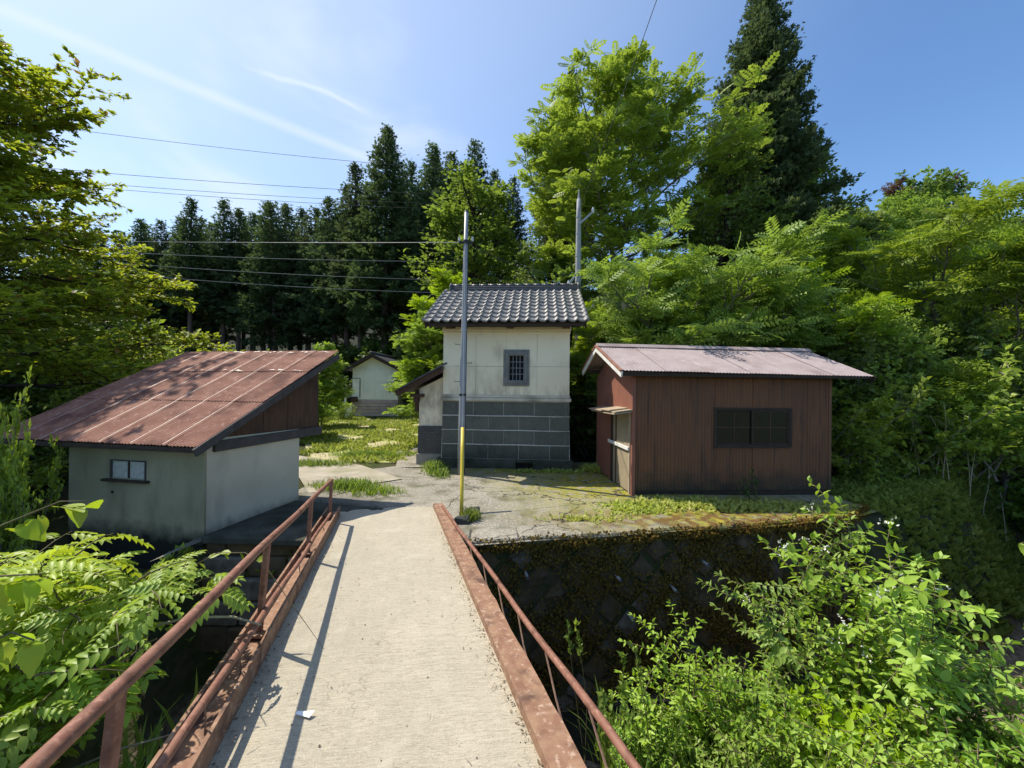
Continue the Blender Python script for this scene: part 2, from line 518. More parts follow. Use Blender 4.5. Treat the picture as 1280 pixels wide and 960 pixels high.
M['dark_wood'] = simple('weathered_timber', (0.060, 0.042, 0.030), (0.032, 0.024, 0.019), 8, 0.8, 0.3, 50, 0.25, stretch=(1, 1, 4))
M['brown_wood'] = simple('brown_board', (0.105, 0.058, 0.038), (0.070, 0.040, 0.028), 6, 0.8, 0.3, 40, 0.25, stretch=(3, 3, 0.5), dirt=(0.05, 0.034, 0.026))
M['grey_wood'] = simple('grey_timber', (0.085, 0.080, 0.078), (0.055, 0.050, 0.048), 7, 0.8, 0.3, 40, 0.25)
M['pale_wood'] = simple('pale_timber', (0.42, 0.34, 0.24), (0.30, 0.235, 0.16), 8, 0.8, 0.25, 40)
M['white_paint'] = simple('white_paint', (0.78, 0.76, 0.72), (0.62, 0.60, 0.56), 6, 0.6, 0.1, 40)
M['roof_rust'] = make_rust_mat('rusted_roof_sheet', (0.225, 0.092, 0.060), (0.285, 0.135, 0.090), (0.42, 0.24, 0.18), (0.130, 0.050, 0.034), 4, 0.85)
M['zinc'] = simple('worn_zinc', (0.50, 0.42, 0.37), (0.32, 0.18, 0.14), 14, 0.5, 0.15, 40, 0.4, dirt=(0.22, 0.09, 0.06))
M['roof_pink'] = make_rust_mat('faded_roof_sheet', (0.37, 0.305, 0.300), (0.32, 0.255, 0.250), (0.43, 0.37, 0.36), (0.255, 0.195, 0.185), 3, 0.55)
M['iron_wall'] = make_iron_wall()
M['iron_red'] = simple('iron_sheet_red', (0.27, 0.110, 0.075), (0.22, 0.088, 0.060), 3, 0.6, 0.1, 30, 0.3, dirt=(0.20, 0.085, 0.06))
M['door_tan'] = simple('tan_door_sheet', (0.33, 0.27, 0.18), (0.27, 0.22, 0.15), 3, 0.7, 0.15, 30, dirt=(0.20, 0.165, 0.11))
M['interior'] = simple('dark_interior', (0.012, 0.012, 0.012), (0.02, 0.018, 0.016), 4, 0.9, 0)
M['steel'] = simple('galvanised_pole', (0.34, 0.36, 0.385), (0.26, 0.275, 0.30), 3, 0.5, 0.05, 20, 0.4, dirt=(0.20, 0.21, 0.22))
M['concrete_pole'] = simple('concrete_pole', (0.36, 0.365, 0.36), (0.27, 0.275, 0.28), 4, 0.8, 0.1, 30)
M['yellow'] = simple('yellow_plastic', (0.66, 0.50, 0.045), (0.56, 0.42, 0.04), 5, 0.45, 0.05, 20, 0.4, dirt=(0.44, 0.34, 0.08))
M['cable'] = simple('cable', (0.03, 0.03, 0.032), (0.05, 0.05, 0.05), 2, 0.6, 0)
M['cable_bare'] = simple('bright_cable', (0.30, 0.30, 0.30), (0.24, 0.24, 0.24), 2, 0.5, 0)
M['porcelain'] = simple('porcelain', (0.62, 0.62, 0.60), (0.5, 0.5, 0.5), 4, 0.3, 0)
M['siding'] = simple('mauve_siding', (0.50, 0.39, 0.36), (0.41, 0.325, 0.30), 3, 0.8, 0.1, 30, dirt=(0.19, 0.15, 0.145))
M['hut_white'] = simple('white_board', (0.88, 0.86, 0.76), (0.82, 0.80, 0.71), 2, 0.8, 0.05, 30, dirt=(0.66, 0.66, 0.57))
M['wall_stone'] = simple('mossy_stone', (0.125, 0.095, 0.060), (0.060, 0.042, 0.022), 5, 0.95, 0.6, 30, 0.15, dirt=(0.13, 0.078, 0.025))
M['bare_stone'] = simple('bare_stone', (0.20, 0.175, 0.14), (0.09, 0.075, 0.055), 7, 0.9, 0.5, 30, 0.2, dirt=(0.04, 0.03, 0.016))
M['coping'] = simple('coping_concrete', (0.36, 0.335, 0.29), (0.24, 0.22, 0.185), 3.5, 0.9, 0.5, 40, 0.2, dirt=(0.13, 0.11, 0.06))
M['rock'] = simple('field_stone', (0.30, 0.28, 0.25), (0.19, 0.18, 0.16), 5, 0.9, 0.5, 30)
M['paper'] = simple('paper', (0.85, 0.85, 0.85), (0.75, 0.75, 0.74), 20, 0.8, 0)
M['pvc'] = simple('pvc_pipe', (0.42, 0.42, 0.40), (0.25, 0.25, 0.23), 12, 0.5, 0)


def make_glass(name, tint):
    t = NT(name)
    b = t.done(tint, 0.06, t.bump(t.noise(2.5, 2), 0.06, 0.02), 0.8)
    return b


M['glass'] = make_glass('dark_window_glass', (0.012, 0.014, 0.012))
M['frosted'] = simple('dusty_glass', (0.52, 0.53, 0.50), (0.36, 0.37, 0.34), 22, 0.35, 0.1, 50, 0.5)

# ------------------------------------------------------------------ terrain
EDGE_X = [-60, -12, -7, -4.05, -3.9, -2.5, -.4, .62, 3.54, 4.7, 5.57, 8.8, 14, 60]
EDGE_Y = [4.2, 4.0, 3.9, 3.9, 5.0, 4.92, 4.9, 5.12, 5.66, 5.95, 6.25, 7.9, 12, 50]
BANK_X = [-60, -10, -4, 0, 3, 6, 9, 14, 60]
BANK_Y = [.2, .4, .5, .45, .9, 2.2, 4.2, 8, 45]


def edge_y(x): return np.interp(x, EDGE_X, EDGE_Y)


def terrain(x, y):
    x, y = np.asarray(x, float), np.asarray(y, float)
    hill = 0.55 * np.maximum(0, .62 * (y - 11.5) + .55 * (x - 6))
    hill = np.where(hill > 0, hill * smooth01(hill, 0, 2.0) ** 0.5, 0)
    hill = 36 * np.tanh(hill / 36)
    left = 0.22 * np.maximum(0, -x - 22) * smooth01(y, -5, 30)
    land = hill + left + 0.05 * np.sin(x * 1.3 + y * .7) * np.sin(y * 1.1 - x * .4) * smooth01(np.abs(x - 1.5), 7, 9) - .06
    shelf = -0.42 * (1 - smooth01(x, -4.15, -3.95)) * (1 - smooth01(y, 6.4, 8.2)) * smooth01(x, -16, -9)
    land = land + shelf
    e = edge_y(x)
    drop = np.where(x > 5.6, np.interp(x, [5.6, 6.6, 60], [.35, 1.5, 3.0]), np.where(x < -3.95, 0.9, 0.28))
    far = smooth01(y - e, -drop, 0.02)
    bed = -2.15 + .05 * np.sin(x * 2.1) * np.cos(y * 1.7) + 0.02 * np.maximum(0, x - 4)
    b = np.interp(x, BANK_X, BANK_Y)
    nearb = 1 - smooth01(y - b, -.1, 2.3)
    near_top = 0.06 + .05 * np.sin(x * .9)
    z = np.where(far > 0, bed + (land - bed) * far, bed)
    z = np.where(y < b + 2.4, np.maximum(z, bed + (near_top - bed) * nearb), z)
    return z


def axis(*segs):
    out = []
    for a, b, n in segs: out += list(np.linspace(a, b, n, endpoint=False))
    return np.array(out + [segs[-1][1]])


gx = axis((-400, -60, 12), (-60, -12, 34), (-12, 12, 190), (12, 60, 40), (60, 400, 12))
gy = axis((-120, -6, 10), (-6, 0, 14), (0, 9, 95), (9, 24, 50), (24, 80, 36), (80, 500, 14))
GX, GY = np.meshgrid(gx, gy)
GZ = terrain(GX, GY)
nx, ny = len(gx), len(gy)
idx = np.arange(nx * ny).reshape(ny, nx)
quads = np.stack([idx[:-1, :-1], idx[:-1, 1:], idx[1:, 1:], idx[1:, :-1]], -1).reshape(-1, 4)
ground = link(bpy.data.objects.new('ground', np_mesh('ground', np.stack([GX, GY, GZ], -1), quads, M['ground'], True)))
tag(ground, 'earth, mossy banks and wooded slopes around the yard', kind='structure')


def gz(x, y): return float(terrain(x, y))


# yard of weathered concrete between the bridge, the storehouse and the red shed
ys = []
for t_ in np.linspace(0, 1, 60):
    row = []
    for x in np.linspace(-4.0, 6.3, 80):
        e = edge_y(x) - (0.10 if x > -3.9 else 0)
        back = np.interp(x, [-4.0, -2.4, -1.6, 6.3], [8.6, 9.9, 10.3, 10.3])
        y = e + (back - e) * t_
        row.append((x, y, 0.004 + 0.010 * sin(x * 1.9 + y * 1.2) * cos(y * 1.6) - 0.01 * (1 - t_) ** 8 - 0.03 * max(0, (x - 3)) * .35))
    ys.append(row)
yard = MB().grid(ys).build('yard', M['yard'], smooth=True)
tag(yard, 'weathered concrete yard with yellow moss in front of the storehouse', kind='structure')

# light concrete path curving from the yard into the field
pc = [(-3.0, 7.6), (-4.2, 9.0), (-6.2, 10.1), (-9.5, 10.6), (-14, 10.4)]
rows = []
for i, (x, y) in enumerate(pc):
    d = Vector(pc[min(i + 1, len(pc) - 1)]) - Vector(pc[max(i - 1, 0)]); d.normalize(); nn = Vector((-d.y, d.x)) * (0.75 if i else 0.9)
    rows.append([(x + nn.x * k, y + nn.y * k, 0.012) for k in (-1, -.5, 0, .5, 1)])
path = MB().grid(rows).build('path', M['path'])
tag(path, 'pale concrete path leading left beside the field', kind='structure')
rows = []
for x, y in [(-2.2, 9.35), (-2.45, 10.4), (-2.55, 12.2), (-2.3, 14.5)]:
    rows.append([(x - .62, y, .002), (x - .3, y, .020), (x, y, .024), (x + .28, y, .018)])
side_path = MB().grid(rows).build('side_path', M['yard'])
tag(side_path, 'narrow stone edged path running past the lean-to', kind='structure')

# creek
cw = MB().grid([[(x, y, -2.12) for x in np.linspace(-14, 13, 28)] for y in np.linspace(.5, 9.5, 10)])
wt = NT('creek_water')
M['water'] = wt.done((0.03, 0.028, 0.02), 0.08, wt.bump(wt.noise(9, 4), 0.25, 0.02), 0.6)
creek = cw.build('creek_water', M['water'])
tag(creek, 'shallow dark creek below the bridge', kind='structure')

# ------------------------------------------------------------------ retaining walls
rng = np.random.default_rng(11)


def stone_mesh(w, d, c=0.22):
    """squared rough block, long axis out of the wall (local +y is into the wall)"""
    a = w / 2; b = a * (1 - c)
    back = [(-a, d, -a), (a, d, -a), (a, d, a), (-a, d, a)]
    mid = [(-a, .05, -a), (a, .05, -a), (a, .05, a), (-a, .05, a)]
    j = lambda: rng.uniform(-.028, .028)
    fr = [(-b + j(), j(), -b + j()), (b + j(), j(), -b + j()), (b + j(), j(), b + j()), (-b + j(), j(), b + j())]
    vs = back + mid + fr + [(j(), -.02 + j(), j())]
    fs = []
    for k in range(4):
        n = (k + 1) % 4
        fs += [(k, n, 4 + n, 4 + k), (4 + k, 4 + n, 8 + n, 8 + k), (8 + k, 8 + n, 12)]
    return vs, fs


variants = []
for k in range(7):
    vs, fs = stone_mesh(0.328, .30, rng.uniform(.15, .34))
    variants.append(MB().add(vs, fs).mesh('wall_stone', M['wall_stone'] if k < 6 else M['bare_stone']))
river_wall = thing('stone_retaining_wall', 'tall dark mossy retaining wall of diagonally laid stones under the yard', 'stone wall', (-.9, 4.85, 0))
WL = Vector((-.9, 4.85, 0))
wall_pts = [(-1.15, 4.87), (-.4, 4.9), (.62, 5.10), (3.54, 5.64), (5.0, 6.03), (5.62, 6.26), (6.15, 6.75)]
segl = [0]
for a, b in zip(wall_pts, wall_pts[1:]): segl.append(segl[-1] + math.dist(a, b))


def on_wall(u):
    x = np.interp(u, segl, [p[0] for p in wall_pts]); y = np.interp(u, segl, [p[1] for p in wall_pts])
    x2 = np.interp(u + .1, segl, [p[0] for p in wall_pts]); y2 = np.interp(u + .1, segl, [p[1] for p in wall_pts])
    d = Vector((x2 - x, y2 - y)) if (x2 - x or y2 - y) else Vector((1, 0))
    return x, y, math.atan2(d.y, d.x)


cell = 0.335
step = cell / math.sqrt(2)
count = 0
for i in range(-2, 70):
    for j in range(0, 10):
        u = i * step * 2 + (step if j % 2 else 0) - .1; v = .26 + j * step
        if u < 0.02 or u > segl[-1] - .05: continue
        x, y, a = on_wall(u)
        bat = 0.11 * v
        nx_, ny_ = sin(a), -cos(a)
        o = place(variants[rng.integers(0, 7)], 'wall_stone', river_wall,
                  (x + nx_ * bat - WL.x, y + ny_ * bat - WL.y, -v),
                  (R(-6) + rng.normal(0, .05), pi / 4 + rng.normal(0, .05), a + rng.normal(0, .05)))
        o.scale = (rng.uniform(.92, 1.0), 1, rng.uniform(.92, 1.0))
        count += 1
# rubble backing so that joints read dark
rows = []
for v in (0.05, .8, 1.6, 2.4):
    r_ = []
    for u in np.linspace(0, segl[-1], 24):
        x, y, a = on_wall(u); k = 0.11 * v - .10
        r_.append((x + sin(a) * k - WL.x, y - cos(a) * k - WL.y, -v))
    rows.append(r_)
MB().grid(rows).build('joint_fill', M['plinth'], river_wall)
# coping slabs along the top
u = 0.0; first = True
while u < segl[-1] - .3:
    L = float(rng.uniform(.40, 1.0)); L = min(L, segl[-1] - u)
    x0, y0, a0 = on_wall(u + .012); x1, y1, a1 = on_wall(u + L - .012)
    dep = rng.uniform(.34, .46); h = rng.uniform(.0, .014); n0 = (-sin(a0), cos(a0))
    f = lambda x, y, k, z: (x + n0[0] * k - WL.x, y + n0[1] * k - WL.y, z)
    sag = lambda x: -0.0105 * max(0, x - 3)
    t0, t1 = .022 + h + sag(x0), .022 + h + rng.uniform(-.008, .008) + sag(x1)
    j1, j2 = rng.uniform(-.045, .03, 2)
    MB().hexa([f(x0, y0, -.05, -.07), f(x1, y1, -.05, -.07), f(x1, y1, dep, -.07), f(x0, y0, dep, -.07)],
              [f(x0, y0, -.05 + j1, t0), f(x1, y1, -.05 + j2, t1), f(x1, y1, dep + j2, t1), f(x0, y0, dep - j1, t0)]
              ).build('coping_slab', M['yard'], river_wall, bev=.022)
    u += L
for u, v in [(1.35, .42), (2.6, .55), (2.75, 1.05), (3.9, .45), (3.4, .75), (1.1, 1.25), (.55, .6)]:
    x, y, a = on_wall(u); k = .11 * v + .07
    p = Vector((x + sin(a) * k - WL.x, y - cos(a) * k - WL.y, -v)); d = Vector((-sin(a), cos(a), .03))
    MB().tube([p - d * .07, p + d * .12], [.020, .020], 10, False).tube([p - d * .07, p + d * .12], [.015, .015], 10, False).build('weep_pipe', M['pvc'], river_wall)

# low wall of squared blocks under the slab between the grey shed and the bridge
block_wall = thing('block_wall', 'low dark stacked block wall between grey shed and bridge', 'stone wall', (-3.9, 5.0, 0))
z = -.05
for row in range(5):
    h = [.17, .26, .28, .3, .34][row]; x = -0.02 + (0 if row % 2 else -.12)
    while x < 2.4:
        L = float(rng.uniform(.34, .62)); x1 = min(x + L, 2.45); x0 = max(x, .0)
        if x1 - x0 > .08:
            q = rng.uniform(-.02, .03)
            MB().box(x0 + .008, x1 - .008, -.09 - q + row * -.03, .2, z - h + .008, z - .004).build('block', M['wall_stone' if rng.random() < .7 else 'bare_stone'], block_wall, bev=.02)
        x += L
    z -= h
# slab on top of it
slab = MB().hexa([(0.0, -.16, -.045), (2.3, -.24, -.045), (2.15, 1.1, -.045), (.25, 1.5, -.045)], [(0.0, -.16, .05), (2.3, -.24, .028), (2.15, 1.1, .02), (.25, 1.5, .03)]).build('top_slab', M['plinth'], block_wall, bev=.012)

# ------------------------------------------------------------------ footbridge
BD = Vector((-0.301, 0.954, -0.058)).normalized()      # along the deck, away from the camera
bridge = thing('footbridge', 'narrow concrete footbridge with rusty red steel edge beams and pipe rails', 'bridge', (0, 0, 0))


def deck_pt(side, Y, dz=0.0):
    """point on the deck edge; side 0 = left inner edge, 1 = right inner edge"""
    zl = 0.25 - (Y - 1.7) * 0.052
    if side == 0: x = -1.338 - (Y - 1.725) * 0.3005
    else: x = 0.161 - (Y - 1.725) * 0.3145
    return Vector((x, Y, zl + dz))


rows = []
for i in range(40):
    t_ = i / 39
    a, b = deck_pt(0, -1.6 + 7.55 * t_), deck_pt(1, -1.6 + 7.95 * t_)
    a.x -= .05; b.x += .05
    row = []
    for k in range(13):
        p = a.lerp(b, k / 12)
        end = 0.0
        if i == 39: end = .05 * sin(k / 12 * pi) - .03 * (k / 12)
        p.y += end; p.z += 0.004 * sin(i * .9 + k * 1.7)
        row.append(p)
    rows.append(row)
mb = MB().grid(rows)
n = len(mb.v)
mb.v += [(x, y, z - .2) for x, y, z in mb.v]
for i in range(39):
    mb.f.append((i * 13, n + i * 13, n + (i + 1) * 13, (i + 1) * 13)); q = i * 13 + 12; mb.f.append((q, q + 13, n + q + 13, n + q))
    for k in range(12): mb.f.append(tuple(n + v for v in (i * 13 + k, (i + 1) * 13 + k, (i + 1) * 13 + k + 1, i * 13 + k + 1)))
for k in range(12): mb.f.append((39 * 13 + k, 39 * 13 + k + 1, n + 39 * 13 + k + 1, n + 39 * 13 + k))
mb.build('deck', M['deck'], bridge)


def channel(name, side, out, y0, y1, up, web, wide, wob):
    """steel channel laid along the deck edge: a web with two flanges"""
    mb = MB(); R_ = []
    for i in range(28):
        Y = y0 + (y1 - y0) * i / 27
        p = deck_pt(side, Y); q = rng.uniform(-wob, wob); h = up + rng.uniform(-wob, wob) * .5
        o = out
        prof = [(0, -.02), (0, h), (.018, h), (.018, h - web), (wide - .018, h - web), (wide - .018, h), (wide, h + q), (wide, -.22)]
        R_.append([(p.x + o * a, p.y + .3 * o * a, p.z + b) for a, b in prof])
    if out > 0: R_ = [r[::-1] for r in R_]
    mb.grid([list(r) for r in R_])
    mb.f.append(tuple(range(8))); mb.f.append(tuple(len(mb.v) - 8 + k for k in range(8))[::-1])
    return mb.build(name, M['rust'], bridge)


lb = channel('edge_beam', 0, -1, -1.6, 5.75, .13, .075, .17, .002)
lb['label'] = 'left rusty channel beam'
# right beam: flat top, torn outer lip
mb = MB(); R_ = []
for i in range(60):
    Y = -1.6 + 7.85 * i / 59
    p = deck_pt(1, Y); q = rng.uniform(0, .012)
    R_.append([(p.x + a, p.y + .3 * a, p.z + b) for a, b in [(0, -.06), (0, .062), (.07, .058 + rng.uniform(-.002, .002)), (.142 + q, .062 + rng.uniform(-.004, .004)), (.145 + q, -.2)]][::-1])
mb.grid(R_)
mb.f.append((0, 1, 2, 3, 4)); mb.f.append(tuple(len(mb.v) - 1 - k for k in range(5)))
mb.build('edge_beam', M['rust'], bridge)['label'] = 'right flat rusty beam with torn outer lip'


def rail_top(Y): return Vector((-2.52 - (Y - 5.4) * .3116, Y, .64 - (Y - 5.4) * .0891))


def lpost(Y):
    p = deck_pt(0, Y); return Vector((p.x - .085, p.y - .025, p.z + .09))


top = [rail_top(Y) for Y in np.linspace(5.42, -1.4, 24)]
top = [p + Vector((0.004 * sin(i * 1.1), 0, .004 * sin(i * .8))) for i, p in enumerate(top)]
MB().tube(top, .0245, 12).build('top_rail', M['rail'], bridge, True)
mid = [rail_top(Y) + Vector((.0, 0, -.455)) for Y in np.linspace(5.42, -1.4, 24)]
MB().tube([p + Vector((.006 * sin(i * 1.3), 0, .005 * sin(i * .7))) for i, p in enumerate(mid)], .0195, 12).build('middle_rail', M['rail'], bridge, True)
for Y in (5.40, 4.05, 2.62, 1.19, -.2, -1.3):
    b = lpost(Y); t_ = rail_top(Y)
    w = .036
    MB().beam(b - Vector((0, 0, .05)), t_ - Vector((0, 0, .01)), w, w * .9, (0, 1, 0)).build('post', M['rail'], bridge, bev=.004)
    MB().box(b.x - .055, b.x + .055, b.y - .05, b.y + .05, b.z - .012, b.z + .004).build('post_plate', M['rust'], bridge)
for Y in (4.7, 3.5, 2.15, 1.75):
    b = lpost(Y) + Vector((.03, .05, 0)); t_ = rail_top(Y) + Vector((0, 0, -.455))
    MB().tube([b, (b + t_) / 2 + Vector((.004, 0, 0)), t_], .004, 5).build('rod', M['rod'], bridge)
rr0, rr1 = Vector((-1.07, 6.02, .10)), Vector((.70, .9, .53))
pts = [rr0.lerp(rr1, i / 19) + Vector((.006 * sin(i * .9), 0, .004 * sin(i * 1.3))) for i in range(20)]
pts.append(pts[-1] + (pts[-1] - pts[-2]) * 5)
MB().tube(pts, .0195, 12).build('top_rail', M['rail'], bridge, True)['label'] = 'leaning right hand rail sunk low over the beam'
for Y in (5.2, 4.72, 4.25, 3.72, 3.16, 2.69, 2.22, 1.75, 1.25):
    b = deck_pt(1, Y) + Vector((.155, .04, -.06)); s = (6.02 - (Y + .55 * (1.15 - .06 * Y))) / 5.12
    t_ = rr0.lerp(rr1, max(0.01, s))
    MB().tube([b, (b + t_) / 2 + Vector((rng.uniform(-.012, .012), 0, 0)), t_], .006, 6).build('rod', M['rod'], bridge)
# abutments
MB().box(-2.75, -1.05, 5.05, 5.3, -2.3, -.14).build('abutment', M['plinth'], bridge)

# ------------------------------------------------------------------ buildings
rng = np.random.default_rng(5)


def corr(w, l, pitch, amp, seg=4, ny_=2, sag=0.0, phase=0.0, ragged=0.0):
    """corrugated sheet: x across, y along the ribs, z out"""
    n = max(4, int(w / pitch * seg))
    rows = []
    for j in range(ny_ + 1):
        y = l * j / ny_
        r_ = []
        for i in range(n + 1):
            x = w * i / n
            yy = y - (ragged * abs(sin(x * 9.1) * cos(x * 23)) if j == 0 else 0)
            r_.append((x, yy, amp * sin(2 * pi * (x / pitch) + phase) + sag * sin(pi * j / ny_)))
        rows.append(r_)
    return MB().grid(rows)


def at_frame(mb, o, ex, ey, ez):
    o, ex, ey, ez = map(Vector, (o, ex, ey, ez))
    mb.v = [tuple(o + ex * x + ey * y + ez * z) for x, y, z in mb.v]
    return mb


# ================================================= storehouse with tiled roof (kura)
K = thing('storehouse', 'white plastered storehouse with grey stone tile base and clay tiled roof', 'storehouse', (-.16, 9.40, 0), R(-4))
W2, D = 1.55, 3.4
core = MB().box(-W2 + .05, W2 - .05, .13, D, .0, 3.50)
core.build('wall', M['plaster'], K)
# plinth with a vent
pl = MB().box(-W2 - .12, .28, -.07, .3, -.05, .235).box(.68, W2 + .10, -.07, .3, -.05, .235).box(.28, .68, -.07, .3, .15, .235).box(.28, .68, -.06, .3, -.05, .02)
pl.build('plinth', M['plinth'], K, bev=.015)
MB().box(.28, .68, .06, .08, .02, .15).build('vent', M['interior'], K)
for k in range(5): MB().box(.33 + k * .075, .345 + k * .075, -.01, .005, .02, .15).build('vent_bar', M['dark_wood'], K)
# lower wall backing shows as pale joints between the stone tiles
jb = MB().hexa([(-W2 - .025, -.010, .235), (W2 + .025, -.010, .235), (W2 + .025, .2, .235), (-W2 - .025, .2, .235)],
               [(-W2, .012, 1.64), (W2, .012, 1.64), (W2, .2, 1.64), (-W2, .2, 1.64)])
jb.build('joint_backing', M['mortar'], K)
TH = .345
for r_ in range(4):
    z0 = .243 + r_ * .3505; z1 = z0 + .3505 - .020
    offs = .75 * (.5 if r_ % 2 == 0 else 0.0) + .385
    xs = [-W2 - .012]
    x = -W2 + offs - .375
    while x < W2 - .05:
        if x > -W2 + .1: xs.append(x)
        x += .75
    xs.append(W2 + .012)
    for a, b in zip(xs, xs[1:]):
        l = lambda z: -.016 + .022 * (z - .235) / 1.4
        g = .005; q = rng.uniform(-.003, .003)
        MB().hexa([(a + g, l(z0) - .006 + q, z0), (b - g, l(z0) - .006 + q, z0), (b - g, .06, z0), (a + g, .06, z0)],
                  [(a + g, l(z1) - .006 + q, z1), (b - g, l(z1) - .006 + q, z1), (b - g, .06, z1), (a + g, .06, z1)]).build('stone_tile', M['stone_tile'], K, bev=.004)
# horizontal raised joints
for r_ in range(1, 4):
    z = .243 + r_ * .3505 - .010
    pts = [(x, -.016 + .022 * (z - .235) / 1.4 - .012 + .002 * sin(x * 7), z + .003 * sin(x * 4.3)) for x in np.linspace(-W2 - .02, W2 + .02, 20)]
    MB().tube(pts, .0125, 6).build('raised_joint', M['mortar'], K)
# ledge between base and plaster
MB().box(-W2 - .045, W2 + .045, -.045, .2, 1.645, 1.725).build('ledge', M['ledge'], K, bev=.012)
MB().box(-W2 - .02, W2 + .02, -.022, .2, 1.727, 1.80).build('ledge', M['ledge'], K, bev=.015)
# plaster panels
cols = [-W2, -.735, .005, .765, W2]
zr = [(1.80, 2.49), (2.496, 3.36)]
win = (.0 + .09, .0 + .435, 2.16, 2.76)
for ci in range(4):
    for z0, z1 in zr:
        a, b = cols[ci] + .0025, cols[ci + 1] - .0025
        q = rng.uniform(-.002, .002)
        mb = MB()
        if ci == 2:
            wx0, wx1, wz0, wz1 = win
            zz0, zz1 = max(z0, wz0), min(z1, wz1)
            mb.box(a, wx0, q, .12, z0, z1).box(wx1, b, q, .12, z0, z1)
            if z0 < wz0: mb.box(wx0, wx1, q + .0005, .12, z0, wz0)
            if z1 > wz1: mb.box(wx0, wx1, q + .0005, .12, wz1, z1)
        else:
            mb.box(a, b, q, .12, z0, z1)
        mb.build('plaster_panel', M['plaster'], K)
MB().box(-W2 - .03, W2 + .03, -.028, .2, 3.362, 3.47).build('cornice', M['plaster'], K, bev=.02)
MB().box(-W2 - .012, W2 + .012, -.012, .2, 3.29, 3.36).build('cornice', M['plaster'], K, bev=.01)
# window: moulded grey frame, iron grille
wf = bpy.data.objects.new('window', MB().box(.092, .433, .09, .10, 2.162, 2.758).mesh('window', M['interior'])); link(wf, K)
wx0, wx1, wz0, wz1 = win
fr = MB()
for k, (o, y0, y1) in enumerate([(.145, -.028, .02), (.085, -.055, .02), (.03, -.040, .08)]):
    i_ = [.0855, .0305, 0][k]
    fr.box(wx0 - o, wx0 - i_, y0, y1, wz0 - o, wz1 + o).box(wx1 + i_, wx1 + o, y0, y1, wz0 - o, wz1 + o)
    fr.box(wx0 - i_, wx1 + i_, y0, y1, wz1 + i_, wz1 + o).box(wx0 - i_, wx1 + i_, y0, y1, wz0 - o, wz0 - i_)
fr.build('frame', M['grey_trim'], wf, bev=.006)
for k in range(1, 4): MB().box(wx0 + k * .0862 - .006, wx0 + k * .0862 + .006, .03, .042, wz0, wz1).build('bar', M['steel'], wf)
for k in range(1, 4): MB().box(wx0, wx1, .044, .052, wz0 + k * .15 - .006, wz0 + k * .15 + .006).build('bar', M['steel'], wf)
# roof
roof = bpy.data.objects.new('roof', MB().prism([(-1.86, -.46, 3.50), (-1.86, 1.7, 4.755), (-1.86, 3.86, 3.50), (-1.86, 3.86, 3.44), (-1.86, 1.7, 4.68), (-1.86, -.46, 3.44)], (3.72, 0, 0)).mesh('roof', M['dark_wood']))
link(roof, K)
ang = math.atan2(1.255, 2.16); cs, sn = cos(ang), sin(ang)
tw, tl, ex = .2238, .335, .278
prof = lambda u: .030 * (cos(2 * pi * u) * .75 + .25 * cos(4 * pi * u + .6)) + (.012 if u < .1 else 0)
vs, fs = [], []
NU = 10
for (y, dz) in ((0, .034), (.012, .042), (tl, 0.002)):
    for i in range(NU + 1):
        u = i / NU; d = -.018 * sin(pi * u) if y < .1 else 0
        vs.append(((u - .5) * tw * 1.06, y + d, prof(u) + dz))
for i in range(NU + 1):
    u = i / NU; vs.append(((u - .5) * tw * 1.06, -.018 * sin(pi * u), prof(u)))
for j in range(2):
    for i in range(NU): fs.append((j * (NU + 1) + i, j * (NU + 1) + i + 1, (j + 1) * (NU + 1) + i + 1, (j + 1) * (NU + 1) + i))
for i in range(NU): fs.append((3 * (NU + 1) + i, 3 * (NU + 1) + i + 1, i + 1, i))
tile = MB().add(vs, fs).mesh('roof_tile', M['kawara'], True)
for r_ in range(9):
    s = -.06 + r_ * ex
    for c_ in range(17):
        x = -1.79 + c_ * tw
        o = place(tile, 'roof_tile', roof, (x + rng.normal(0, .002), -.46 + s * cs - .05 * sn, 3.50 + s * sn + .045 * cs), (ang - .022 + rng.normal(0, .006), rng.normal(0, .008), rng.normal(0, .006)))
back = MB().grid([[(x, 1.7 + t_ * 2.25, 4.80 - t_ * 1.30 + .025 * cos(x / tw * 2 * pi)) for x in np.linspace(-1.9, 1.9, 120)] for t_ in (0, .5, 1)])
back.build('rear_tiles', M['kawara'], roof, True)
# ridge
MB().box(-1.72, 1.86, 1.59, 1.81, 4.74, 4.835).build('ridge_course', M['kawara_dark'], roof, bev=.012)
MB().box(-1.74, 1.88, 1.61, 1.79, 4.838, 4.885).build('ridge_course', M['kawara_dark'], roof, bev=.012)
for k in range(14):
    x = -1.70 + k * .258
    MB().tube([(x, 1.7, 4.915 + rng.uniform(-.004, .004)), (x + .25, 1.7, 4.915)], [.062, .058], 10).tube([(x - .004, 1.7, 4.917), (x + .03, 1.7, 4.917)], .068, 10).build('ridge_cap', M['kawara_dark'], roof, True)
for x in (-1.76, 1.90):
    MB().prism([(x - .03, 1.55, 4.72), (x - .03, 1.85, 4.72), (x - .03, 1.84, 4.92), (x - .03, 1.76, 5.0), (x - .03, 1.64, 5.0), (x - .03, 1.56, 4.92)], (.07, 0, 0)).build('ridge_end_tile', M['kawara_dark'], roof, bev=.02)
